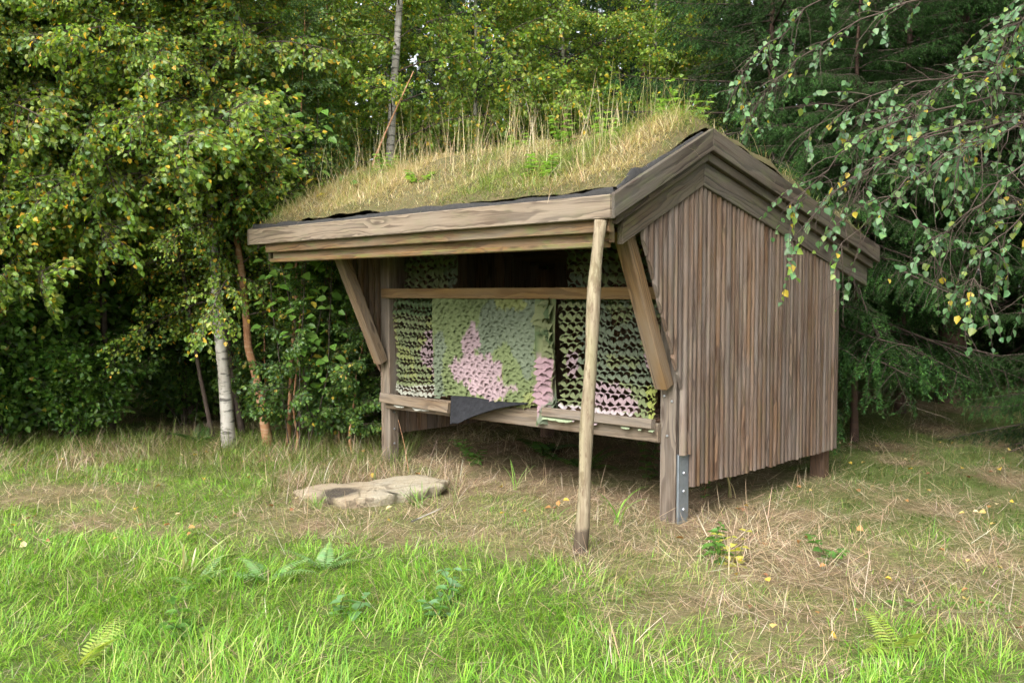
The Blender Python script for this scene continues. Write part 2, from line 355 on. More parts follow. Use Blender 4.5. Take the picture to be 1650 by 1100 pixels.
# roof deck (front and rear slope), purlins
RX0,RX1=-3.80,.225
slab('roof_deck',[(RX0,-.80,2.015),(RX1,-.80,2.015),(RX1,.18,2.492),(RX0,.18,2.492)],.03,M['dark'])
slab('roof_deck',[(RX0,.183,2.490),(RX1,.183,2.490),(RX1,2.72,1.838),(RX0,2.72,1.838)],.03,M['dark'])
for y,z in ((-.42,2.10),(.18,2.38),(1.2,2.15),(2.2,1.88)):
    board('purlin',(-3.6,y,z),(.19,y,z),.12,.09,M['dark'],face=(0,-1,0))
for x in (-2.9,-2.1,-1.3,-.5): board('rafter',(x,-.70,1.965),(x,.16,2.375),.10,.05,M['inner'],face=(1,0,0))
# front eave: three stepped boards
board('fascia_board',(-3.84,-.815,1.9965),(.252,-.815,1.9965),.137,.034,M['fascia'])
board('fascia_board',(-3.62,-.768,1.898),(.20,-.768,1.898),.085,.045,M['fascia_low'])
board('fascia_board',(-3.58,-.715,1.842),(.16,-.715,1.842),.085,.05,M['fascia_low'])
board('fascia_board',(-3.57,-.738,1.786),(.14,-.738,1.786),.032,.075,M['fascia_low'])
# gable boards: right and left end, mitred plumb at the ridge
def gable(x,side):
    def par(ya,za,yb,zb,h,x0,x1):
        """plumb-cut board: parallelogram between two plumb lines, with its local X along the slope"""
        A=Vector((0,ya,za)); B=Vector((0,yb,zb)); X=(B-A); L=X.length; X.normalize(); Y=Vector((side,0,0)).cross(X) if False else Vector((0,-X.z,X.y))
        Zv=X.cross(Y)
        Mx=Matrix(((X.x,Y.x,Zv.x,0),(X.y,Y.y,Zv.y,ya),(X.z,Y.z,Zv.z,za),(0,0,0,1))); inv=Mx.inverted()
        c=[(ya,za-h),(yb,zb-h),(yb,zb),(ya,za)]
        V=[inv@Vector((xx,p,q)) for xx in (x0,x1) for p,q in c]
        me=bpy.data.meshes.new('barge_board'); me.from_pydata(V,[],[(0,1,2,3),(7,6,5,4),(0,4,5,1),(1,5,6,2),(2,6,7,3),(3,7,4,0)]); me.materials.append(M['gable'])
        import bmesh
        bm=bmesh.new(); bm.from_mesh(me); bmesh.ops.recalc_face_normals(bm,faces=bm.faces); bmesh.ops.bevel(bm,geom=bm.edges[:],offset=.004,segments=1,affect='EDGES'); bm.to_mesh(me); bm.free()
        return obj('barge_board',me,shelter,Mx)
    s1,s2=.4876,-.256
    def z1(y,d=0): return 2.558+(y-.18)*s1-d
    def z2(y,d=0): return 2.558+(y-.18)*s2-d
    e=.0015
    lay=((-.832,2.75,0,.140,.034,0),(-.76,2.70,.1415,.060,.045,.036),(-.668,2.66,.2035,.155,.04,.068))
    for ya,yb,d,h,t,inset in lay:
        xo=x-side*inset; xa,xb=sorted((xo,xo-side*t))
        par(ya,z1(ya,d),.18-e,z1(.18-e,d),h,xa,xb)
        par(.18+e,z2(.18+e,d),yb,z2(yb,d),h,xa,xb)
gable(.27,1); gable(-3.86,-1)
# rear eave board
board('fascia_board',(-3.82,2.735,1.835),(.23,2.735,1.835),.13,.03,M['gable'],face=(0,1,0))
# roofing felt turned up behind the eave board
xs=np.linspace(-3.82,.24,120)
def crinkle(x,k): return .004*np.sin(x*11+k)+.014*(vnoise(x,x*0,7,k)-.5)+.008*(vnoise(x,x*0,19,k)-.5)
a=Acc()
top=2.098+crinkle(xs,0)+.006*np.sin(xs*3)
V=np.concatenate([np.column_stack([xs,-.795+0*xs,np.full_like(xs,2.05)]),np.column_stack([xs,-.800+crinkle(xs,3),top]),np.column_stack([xs,-.775+crinkle(xs,5),top+.003]),np.column_stack([xs,-.74+0*xs,np.full_like(xs,2.05)])])
n=len(xs); q=np.arange(n-1); F=np.concatenate([np.stack([r*n+q,r*n+q+1,(r+1)*n+q+1,(r+1)*n+q],1) for r in range(3)])
a.add(V,None,F)
ys=np.linspace(-.80,.12,50); zt=2.558+(ys-.18)*.4876; bump=.045*np.exp(-((ys+.60)/.07)**2)+.012*np.exp(-((ys+.42)/.16)**2)+.006+.008*(vnoise(ys,ys*0,14,2)-.3)
V=np.concatenate([np.column_stack([np.full_like(ys,.232),ys,zt-.03]),np.column_stack([.230+.003*np.sin(ys*17),ys,zt+bump]),np.column_stack([.214+.004*np.sin(ys*17),ys,zt+bump+.002]),np.column_stack([np.full_like(ys,.195),ys,zt-.03])])
n=len(ys); q=np.arange(n-1); F=np.concatenate([np.stack([r*n+q,r*n+q+1,(r+1)*n+q+1,(r+1)*n+q],1) for r in range(3)])
a.add(V,None,F)
obj('roofing_felt',a.mesh('roofing_felt',[M['felt']],True),shelter)
# turf body
tx=np.linspace(-3.80,.212,110); ty=np.concatenate([np.linspace(-.755,.2,40),np.linspace(.25,2.7,40)])
def turf_z(x,y):
    base=np.interp(y,[-.8,.0,.18,.4,2.72],[2.005,2.43,2.50,2.48,1.86])
    edge=np.minimum(np.minimum((y+.80)/.09,(2.72-y)/.15),np.minimum((.235-x)/.07,(x+3.82)/.15))
    return base+.004+np.clip(edge,0,1)**.6*(.045+.11*fbm(x,y,2.2,3)+.05*fbm(x,y,7,5)+.05*np.exp(-((x+.0)/.25)**2-((y-.12)/.2)**2))
TX,TY=np.meshgrid(tx,ty,indexing='ij'); V=np.stack([TX,TY,turf_z(TX,TY)],-1).reshape(-1,3); nx,ny=TX.shape
i,j=np.meshgrid(np.arange(nx-1),np.arange(ny-1),indexing='ij'); i=i.ravel(); j=j.ravel()
obj('turf',fmesh('turf',V,None,np.stack([i*ny+j,(i+1)*ny+j,(i+1)*ny+j+1,i*ny+j+1],1),[M['turfsoil']],smooth=True),shelter)
# steel anchor strap
an=empty('post_anchor',Matrix.Translation((.125,.05,0)),shelter)
V=[];prof=[(-.056,-.004),(-.056,.030),(-.052,.034),(.048,.034),(.052,.030),(.052,-.004)]
me=bpy.data.meshes.new('plate'); P=[(.010,-.052),(.024,-.058),(.028,-.056),(.028,.058),(.024,.060),(.010,.056)]
zz=[-.03,.03,.455]; V=[(p[0]+.002,p[1]*(.72 if k==0 else 1),z) for k,z in enumerate(zz) for p in P]; n=6
me.from_pydata(V,[],[tuple(range(6))[::-1],tuple(range(12,18))]+[(k*n+q,k*n+(q+1)%n,(k+1)*n+(q+1)%n,(k+1)*n+q) for k in range(2) for q in range(n)]); me.materials.append(M['steel'])
pl=obj('plate',me,an)
for z in (.09,.21,.33): bolt((.0305,0.004,z),(1,0,0),an,.012)

# ------------------------------------------------------------ blades (grass) builder
def blades(P, H, W, az, lean, curl, col, roll=None, seg=3):
    """ribbons: base P, length H, width W, azimuth, lean from vertical at base, extra curl towards the tip"""
    N=len(P); roll=rng.uniform(-.6,.6,N) if roll is None else roll
    d=np.stack([np.cos(az),np.sin(az),0*az],1); sd=np.stack([-np.sin(az+roll),np.cos(az+roll),0*az],1)
    lv=[]; cur=P.copy()
    for k in range(seg+1):
        t=k/seg; wv=W*(1-.15*t if k<seg else 0)
        if k<seg: lv.append(cur-sd*(W*(.8 if k==0 else 1-.35*t)/2)[:,None]); lv.append(cur+sd*(W*(.8 if k==0 else 1-.35*t)/2)[:,None])
        else: lv.append(cur)
        an=lean+curl*(k+.5)/seg
        cur=cur+(d*np.sin(an)[:,None]+np.array([0,0,1.])*np.cos(an)[:,None])*(H/seg)[:,None]
    V=np.stack(lv,1); nv=V.shape[1]; b=(np.arange(N)*nv)[:,None]
    F4=np.concatenate([b+np.array([[2*k,2*k+1,2*k+3,2*k+2]]) for k in range(seg-1)])
    F3=b+np.array([[2*(seg-1),2*(seg-1)+1,2*seg]])
    C=np.repeat(col[:,None,:],nv,1)
    return V.reshape(-1,3),F3,F4,C.reshape(-1,3)
def pick(pal,wts,N,jit=.18):
    pal=np.array(pal)*(.87 if len(pal)==5 and (pal[0][0]>.5 or pal[0][1]>.35) else 1); k=rng.choice(len(pal),N,p=np.array(wts)/sum(wts)); c=pal[k]
    return c*(1+rng.normal(0,jit,(N,1)))*(1+rng.normal(0,.06,(N,3)))
GREEN=[(.17,.365,.026),(.24,.43,.04),(.12,.28,.03),(.34,.47,.10),(.48,.46,.20)]
STRAW=[(.56,.44,.30),(.48,.36,.235),(.34,.24,.15),(.64,.55,.42),(.20,.13,.085)]
# roof grass (local shelter coordinates)
def roof_grass():
    a=Acc(); N=64000
    x=rng.uniform(-3.79,.21,N); y=np.where(rng.random(N)<.78,rng.uniform(-.752,.25,N),rng.uniform(.25,2.65,N))
    den=fbm(x,y,2.4,40); k=(den+rng.normal(0,.1,N)+.25*(x>-.1)+.2*(y<-.6))>.34; x,y=x[k],y[k]; N=len(x)
    P=np.stack([x,y,turf_z(x,y)-.01],1); g=(fbm(x,y,1.9,50)+rng.normal(0,.10,N)+.25*np.exp(-((x+.05)/.4)**2-((y-.1)/.25)**2))>.575
    col=np.where(g[:,None],pick([(.20,.27,.06),(.30,.33,.10),(.13,.21,.04)],[2,2,1],N),pick([(.55,.45,.27),(.46,.36,.20),(.60,.52,.34),(.30,.21,.11)],[3,3,2,1.3],N))
    H=rng.gamma(2.4,.026,N)+.02; tall=fbm(x,y,1.7,88)+.25*np.clip(y+.2,0,.5); H*=np.clip(-.2+2.2*tall,.4,1.9); H=np.where(rng.random(N)<.05,H*2.2,H); H*=.8*np.clip((.27-x)/.15,.6,1)*np.clip((y+.86)/.12,.6,1)
    a.add(*blades(P,H,rng.uniform(.002,.004,N),rng.uniform(0,6.28,N),rng.uniform(.2,1.5,N),rng.uniform(.2,1.3,N),col))
    # tall seed stalks near the ridge
    N=620; x=-3.7+3.8*rng.random(N); x=x+.12*np.sin(x*9); y=rng.uniform(-.45,.8,N); P=np.stack([x,y,turf_z(x,y)-.01],1)
    H=(.14+.5*rng.random(N)**1.6)*np.clip((.3-x)/.5,.3,1); az=rng.uniform(0,6.28,N)
    col=pick([(.55,.45,.27),(.42,.33,.17),(.32,.30,.12)],[3,2,1],N)
    a.add(*blades(P,H,np.full(N,.003),az,rng.uniform(.0,.35,N),rng.uniform(0,.35,N),col))
    me=a.mesh('turf_grass',[M['grass']]); tag(obj('turf_grass',me,shelter),kind='stuff')
roof_grass()

# ------------------------------------------------------------ camouflage nets
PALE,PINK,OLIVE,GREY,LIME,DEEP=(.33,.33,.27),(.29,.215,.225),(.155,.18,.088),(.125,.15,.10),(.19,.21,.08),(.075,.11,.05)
def blob(x,z,cx,cz,rx,rz): return ((x-cx)/rx)**2+((z-cz)/rz)**2+.9*(vnoise(x,z,16,3)-.5)+.5*(vnoise(x,z,40,8)-.5)<1
def net(name,label,x0,x1,z0,z1,y0,pitch,per,amp,wid,colf,fold,tw=.012,spread=0,seed=0,backing=False,parentM=S,group=None,shear=0.,stag=0.):
    r=np.random.default_rng(seed); a=Acc(); rows=int((z1-z0)/pitch)+1; K=int((x1-x0)/per*8)
    xs=np.linspace(x0,x1,K)
    for i in range(rows):
        z=z1-wid*.5-i*pitch; s=1 if i%2 else -1; ph=r.normal(0,.14)+i*stag
        th=2*math.pi*xs/per+ph+.7*np.sin(xs*7+z*3)
        zc=z+amp*s*np.cos(th)+.004*np.sin(xs*23+i*2)+.016*(vnoise(xs,xs*0+z,9,seed)-.5)+.010*(vnoise(xs,xs*0+z*40,24,seed+5)-.5)
        w_=wid*(1+.25*np.sin(th*2+1)+.7*(vnoise(xs,xs*0+i,15,seed+2)-.5))
        yf=y0+fold(xs,zc)
        tws=tw*(1+.8*np.sin(th+.8))+r.normal(0,.002,K)
        up=np.column_stack([xs+.006*np.sin(th),yf+tws*.8+.004*np.cos(th),zc+w_/2]); lo=np.column_stack([xs-.006*np.sin(th),yf-tws,zc-w_/2]); mid=(up+lo)/2; mid[:,1]-=.005*np.cos(th)
        V=np.concatenate([up,mid,lo])
        keep=np.arange(K-1)
        edge=r.integers(0,5); keep=keep[(keep>edge)&(keep<K-1-r.integers(0,5))]
        F=np.concatenate([np.stack([keep,keep+1,K+keep+1,K+keep],1),np.stack([K+keep,K+keep+1,2*K+keep+1,2*K+keep],1)])
        C=colf(V[:,0],V[:,2])*(1+r.normal(0,.03,(len(V),1)))
        ed=np.clip((z1-V[:,2])/.12,0,1); wx=fbm(V[:,0],V[:,2],4.5,seed)-.5; wz=fbm(V[:,0],V[:,2],4.0,seed+30)-.5
        V[:,1]+=.05*(fbm(V[:,0],V[:,2],6,seed+60)-.5)*ed; V[:,0]+=.08*wx*ed+shear*(z1-V[:,2])*np.clip((x1-V[:,0])/.2,0,1)*np.clip((V[:,0]-x0)/.2,0,1); V[:,2]+=.085*wz*ed
        a.add(V,None,F,C)
    if backing:
        zz=np.linspace(z1,z0+.03,14); X,Z=np.meshgrid(xs[::4],zz,indexing='ij'); V=np.stack([X,y0+fold(X,Z)+.022,Z],-1).reshape(-1,3); n,m=X.shape
        i,j=np.meshgrid(np.arange(n-1),np.arange(m-1),indexing='ij'); i=i.ravel(); j=j.ravel()
        a.add(V,None,np.stack([i*m+j,(i+1)*m+j,(i+1)*m+j+1,i*m+j+1],1),colf(V[:,0],V[:,2]))
    o=obj(name,a.mesh(name,[M['net']],True),None,parentM)
    return tag(o,label,'camouflage net',group)
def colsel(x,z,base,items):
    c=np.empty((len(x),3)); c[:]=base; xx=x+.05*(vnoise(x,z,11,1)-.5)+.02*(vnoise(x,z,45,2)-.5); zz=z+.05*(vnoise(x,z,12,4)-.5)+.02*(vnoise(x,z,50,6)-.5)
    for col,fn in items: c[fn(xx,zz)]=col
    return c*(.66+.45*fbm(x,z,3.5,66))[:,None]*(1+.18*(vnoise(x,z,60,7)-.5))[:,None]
f0=lambda x,z: .012*np.sin(x*9+z*3)+.02*np.sin(x*4)*(1.45-z)
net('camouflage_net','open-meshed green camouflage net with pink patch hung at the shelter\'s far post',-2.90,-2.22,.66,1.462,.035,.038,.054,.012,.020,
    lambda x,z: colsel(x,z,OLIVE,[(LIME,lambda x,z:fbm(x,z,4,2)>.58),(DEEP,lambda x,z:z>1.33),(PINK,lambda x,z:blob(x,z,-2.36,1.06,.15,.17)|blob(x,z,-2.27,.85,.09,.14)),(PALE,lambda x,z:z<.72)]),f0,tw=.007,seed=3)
def dark_mid(x,z): return (x>-1.68+.15*np.sin(z*9))&(x<-1.13)&(z>.98+.12*np.sin(x*12))
f1=lambda x,z: -.03+.010*np.sin(x*6+1)+.018*np.sin(x*3.1+z*4)-.02*(1.45-z)
net('camouflage_net','closed green and grey camouflage net with a large pink patch above the black mat',-2.30,-1.02,.685,1.47,.015,.028,.078,.007,.040,
    lambda x,z: colsel(x,z,(.13,.16,.07),[(LIME,lambda x,z:(fbm(x,z,3,12)>.57)&(z<1.0)),(GREY,lambda x,z:dark_mid(x,z)&(x>-1.75)),(LIME,lambda x,z:blob(x,z,-1.38,1.44,.16,.07)),(GREY,lambda x,z:blob(x,z,-2.19,1.05,.07,.14)),(GREY,lambda x,z:(x<-2.15)&(z<.95)),
        (PINK,lambda x,z:blob(x,z,-1.80,1.10,.11,.13)|blob(x,z,-1.74,.90,.29,.13)|blob(x,z,-1.60,.77,.27,.07))]),f1,tw=.011,seed=5,backing=True,stag=2.1)
f2=lambda x,z: -.045+.03*np.sin((x+z*.1)*34)
net('camouflage_net','narrow gathered fold of camouflage net with a pink flap beside the leaning pole',-1.10,-.90,.60,1.465,.01,.04,.09,.01,.05,
    lambda x,z: colsel(x,z,(.165,.185,.09),[(DEEP,lambda x,z:(fbm(x,z,5,6)>.55)),(GREY,lambda x,z:(z<.8)&(x>-1.0)),((.33,.22,.24),lambda x,z:(np.abs(x+1.055-.05*np.sin(z*9))<.06)&(z<1.02))]),f2,tw=.02,seed=8,backing=True)
f3=lambda x,z: .02*np.sin(x*8+z*5)-.05*np.clip((.8-z)/.2,0,1)
net('camouflage_net','open-meshed green camouflage net spilling over the sill beside the slatted wall',-.93,-.02,.655,1.465,.03,.040,.060,.0125,.0215,
    lambda x,z: colsel(x,z,(.175,.20,.095),[(OLIVE,lambda x,z:fbm(x,z,3,22)>.52),(GREY,lambda x,z:(fbm(x,z,3.3,35)>.58)&(z>.9)),((.24,.27,.075),lambda x,z:(x>-.25)&(z<.9)),(PINK,lambda x,z:blob(x,z,-.07,1.03,.10,.14)|blob(x,z,-.82,.98,.06,.10)|blob(x,z,-.52,.78,.17,.11)),((.42,.37,.37),lambda x,z:(z<.70)&(x<-.35))]),f3,tw=.008,seed=11,shear=.15)
f4=lambda x,z: .02*np.sin(x*9)
net('camouflage_net','dim camouflage net hanging under the roof above the rail by the far post',-3.0,-2.27,1.40,2.0,.27,.042,.08,.015,.030,lambda x,z: colsel(x,z,OLIVE,[(GREY,lambda x,z:fbm(x,z,4,2)>.5)]),f4,seed=21)
net('camouflage_net','dim camouflage net hanging under the roof above the rail behind the leaning pole',-1.08,-.10,1.40,2.0,.27,.042,.08,.015,.030,lambda x,z: colsel(x,z,OLIVE,[(GREY,lambda x,z:fbm(x,z,4,9)>.5),((.42,.25,.15),lambda x,z:blob(x,z,-.2,1.78,.12,.08))]),f4,seed=22)
# strips of net pinched under the sill ledges
def scrap(name,label,x0,x1,z,y,colf,seed):
    r=np.random.default_rng(seed); a=Acc(); K=int((x1-x0)/.012); xs=np.linspace(x0,x1,K); th=xs*2*math.pi/.085+.8*np.sin(xs*9)
    dep=.010+.016*np.clip(vnoise(xs,xs*0,17,seed)*2.2-.7,0,1.1)*np.clip(vnoise(xs,xs*0,3.1,seed+5)*2.5-.6,0,1)
    V=np.concatenate([np.column_stack([xs,np.full(K,y+.012),np.full(K,z)]),np.column_stack([xs,np.full(K,y-.006),z-dep*.4]),np.column_stack([xs,y-.010-.008*np.sin(th),z-dep])])
    q=np.arange(K-1); q=q[dep[:-1]>.0108]
    a.add(V,None,np.concatenate([np.stack([r_*K+q,r_*K+q+1,(r_+1)*K+q+1,(r_+1)*K+q],1) for r_ in range(2)]),colf(V[:,0]))
    tag(obj(name,a.mesh(name,[M['net']],True),None,S),label,'net scrap')
scrap('net_scrap','pale scalloped net edge pinched under the sill ledge by the far post',-2.92,-2.05,.537,-.062,lambda x: np.array([(.40,.40,.34)]*len(x)),1)
scrap('net_scrap','pink and green scalloped net edge pinched under the sill ledge by the slatted wall',-.99,.0,.606,-.068,lambda x: np.where(((x>-.70)&(x<-.38))[:,None],np.array([.42,.33,.34]),np.array([.27,.32,.20])),2)

# ------------------------------------------------------------ foam mat with drooping corner
def mat_thing():
    # outline in shelter coordinates (x, y) ; height follows seat then droops over the sill
    n=18; me_V=[]; 
    A=np.array([-2.02,-.055,.676]); B=np.array([-1.13,-.075,.690]); T=np.array([-1.835,-.23,.482]); T2=np.array([-1.73,-.205,.512])
    us=np.linspace(0,1,n); vs_=np.linspace(0,1,n)
    V=[]
    for v in vs_:
        l=A*(1-v)+T*v; r=B*(1-v)+T2*v
        for u in us:
            p=l*(1-u)+r*u; p=p+np.array([0,0,.035*math.sin(v*math.pi)*(1-.3*u)+.006*math.sin(u*7)]); p[2]=max(p[2],.672 if p[1]>-.085 else 0)
            V.append(tuple(p))
    V=np.array(V); top=V.copy(); bot=V.copy(); bot[:,2]-=.011
    q=lambda i,j:i*n+j; F=[]
    for i in range(n-1):
        for j in range(n-1):
            F.append((q(i,j),q(i+1,j),q(i+1,j+1),q(i,j+1))); F.append((n*n+q(i,j),n*n+q(i,j+1),n*n+q(i+1,j+1),n*n+q(i+1,j)))
    ring=[q(0,j) for j in range(n)]+[q(i,n-1) for i in range(1,n)]+[q(n-1,j) for j in range(n-2,-1,-1)]+[q(i,0) for i in range(n-2,0,-1)]
    for k in range(len(ring)): a,b=ring[k],ring[(k+1)%len(ring)]; F.append((a,b,n*n+b,n*n+a))
    me=fmesh('seat_mat',np.concatenate([top,bot]),None,np.array(F),[M['mat']],smooth=True)
    tag(obj('seat_mat',me,None,S),'black foam mat lying on the sill with one corner drooping over','mat')
mat_thing()

# ------------------------------------------------------------ leaning pole
def pole():
    t=MT('peeled_pole'); tc=t.n('ShaderNodeTexCoord').outputs['Object']
    f=t.noise(t.map(tc,(60,60,2.2)),1.,5,.65); b=t.noise(t.map(tc,(14,14,1.6)),1.,5,.6)
    c=t.mix(t.ramp(f,[(.35,(0,0,0)),(.65,(1,1,1))]),(.265,.22,.15),(.14,.108,.068))
    sp=t.n('ShaderNodeSeparateXYZ'); t.l(tc,sp.inputs[0])
    bk=t.math('MULTIPLY',t.ramp(t.noise(t.map(tc,(26,26,9)),1.,5,.7),[(.50,(0,0,0)),(.58,(1,1,1))]),t.ramp(b,[(.40,(0,0,0)),(.52,(1,1,1))]))
    c=t.mix(t.math('MULTIPLY',bk,.8),c,(.10,.065,.04))
    vo=t.n('ShaderNodeTexVoronoi'); vo.inputs['Scale'].default_value=1; t.l(t.map(tc,(9,9,3.2)),vo.inputs['Vector'])
    c=t.mix(t.math('MULTIPLY',t.ramp(vo.outputs['Distance'],[(.1,(1,1,1)),(.2,(0,0,0))]),.75),c,(.16,.11,.07))
    c=t.mix(t.math('MULTIPLY',t.ramp(b,[(.5,(0,0,0)),(.7,(1,1,1))]),.35),c,(.25,.25,.13))
    wet=t.ramp(t.math('ADD',sp.outputs[2],t.math('MULTIPLY',t.noise(tc,11,4,.6),.12)),[(.20,(1,1,1)),(.235,(0,0,0))])
    c=t.mix(t.math('MULTIPLY',wet,.8),c,(.045,.032,.022))
    m=t.done(t.bsdf(c,.8,.25,f,.5,.004))
    n=26; zz=np.linspace(-.08,1.922,n); tt=(zz+.08)/2.0
    x=.135+.035*tt+.012*np.sin(tt*5.5)+.006*np.sin(tt*13); y=-.985+.155*tt+.008*np.sin(tt*7+1)
    rad=.039-.003*tt+.0035*np.sin(tt*19)+.004*np.exp(-((tt-.55)/.02)**2)+.004*np.exp(-((tt-.82)/.02)**2)
    v,f3,f4=tube(np.column_stack([x,y,zz]),rad,14,True)
    tag(obj('pole',fmesh('pole',v,f3,f4,[m],smooth=True),None,S),'knotty peeled wooden pole propping up the front eave','pole')
pole()

# ------------------------------------------------------------ stone slab
def stone():
    t=MT('slab_stone'); tc=t.n('ShaderNodeTexCoord').outputs['Object']
    a=t.noise(tc,5,8,.7); b=t.noise(t.map(tc,(7,18,30)),1.,6,.7,.6); sp=t.n('ShaderNodeSeparateXYZ'); t.l(tc,sp.inputs[0])
    c=t.mix(t.ramp(b,[(.35,(0,0,0)),(.65,(1,1,1))]),(.58,.51,.37),(.46,.385,.27))
    c=t.mix(t.math('MULTIPLY',t.ramp(a,[(.48,(0,0,0)),(.62,(1,1,1))]),.6),c,(.46,.42,.33))
    warm=t.ramp(t.math('ADD',sp.outputs[0],t.math('MULTIPLY',a,.3)),[(0,(1,1,1)),(.25,(0,0,0))])
    c=t.mix(t.math('MULTIPLY',warm,.3),c,(.30,.17,.08))
    dx=t.math('DIVIDE',t.math('ADD',sp.outputs[0],.27),.22); dy=t.math('DIVIDE',t.math('ADD',sp.outputs[1],.12),.17)
    dd=t.math('ADD',t.math('SQRT',t.math('ADD',t.math('MULTIPLY',dx,dx),t.math('MULTIPLY',dy,dy))),t.math('MULTIPLY',t.math('SUBTRACT',a,.5),1.4))
    c=t.mix(t.math('MULTIPLY',t.ramp(dd,[(.55,(1,1,1)),(1.,(0,0,0))]),.9),c,(.03,.027,.027))
    cr=t.n('ShaderNodeTexVoronoi',feature='DISTANCE_TO_EDGE'); t.l(t.map(tc,(1.6,3.4,2)),cr.inputs['Vector']); cr.inputs['Scale'].default_value=1.3
    c=t.mix(t.math('MULTIPLY',t.ramp(t.math('ADD',cr.outputs['Distance'],t.math('MULTIPLY',a,.05)),[(.03,(1,1,1)),(.05,(0,0,0))]),.6),c,(.12,.09,.06))
    g=t.noise(tc,70,5,.75); c=t.mix(t.math('MULTIPLY',t.ramp(g,[(.45,(0,0,0)),(.7,(1,1,1))]),.5),c,(.34,.28,.19))
    m=t.done(t.bsdf(c,.9,.2,t.math('ADD',t.math('ADD',a,b),g),1.,.03))
    # outline in world metres about the slab centre
    out=np.array([(-.68,.05),(-.60,.20),(-.15,.30),(.12,.46),(.30,.48),(.62,.30),(.58,.08),(.36,-.14),(.05,-.28),(-.20,-.36),(-.30,-.24),(-.60,-.08)])
    # resample
    seg=np.concatenate([out,out[:1]]); L=np.concatenate([[0],np.cumsum(np.hypot(*np.diff(seg,axis=0).T))]); q=np.linspace(0,L[-1],65)[:-1]
    ox=np.interp(q,L,seg[:,0])+.014*np.sin(q*23)+rng.normal(0,.010,64); oy=np.interp(q,L,seg[:,1])+rng.normal(0,.006,64); n=64
    V=[];F4=[];F3=[]
    rings=[(.90,-.10),(.95,.0),(1.0,.03),(1.01,.060),(.99,.068),(.93,.071),(.7,.076),(.45,.078),(.2,.078)]
    for s,z in rings:
        x=ox*s; y=oy*s
        if -.01<z<.09: x=x+.012*np.sin(q*31+z*200)
        zz=z+.035*(fbm(x,y,3,2)-.5)+.018*(fbm(x,y,11,6)-.5)+.02*x
        V.append(np.column_stack([x,y,zz]))
    V.append(np.array([[0,0,.082]])); V=np.concatenate(V)
    j=np.arange(n); k=(j+1)%n
    for r_ in range(len(rings)-1): F4.append(np.stack([r_*n+j,r_*n+k,(r_+1)*n+k,(r_+1)*n+j],1))
    F3=np.stack([(len(rings)-1)*n+j,(len(rings)-1)*n+k,np.full(n,len(rings)*n)],1)
    tag(obj('stone_slab',fmesh('stone_slab',V,F3,np.concatenate(F4),[m],smooth=False),None,Matrix.Translation((-1.02,6.66,-.004))@Matrix.Diagonal((.86,1.02,1,1))),'flat pale stone slab with a black scorch mark lying in the grass','stone')
stone()

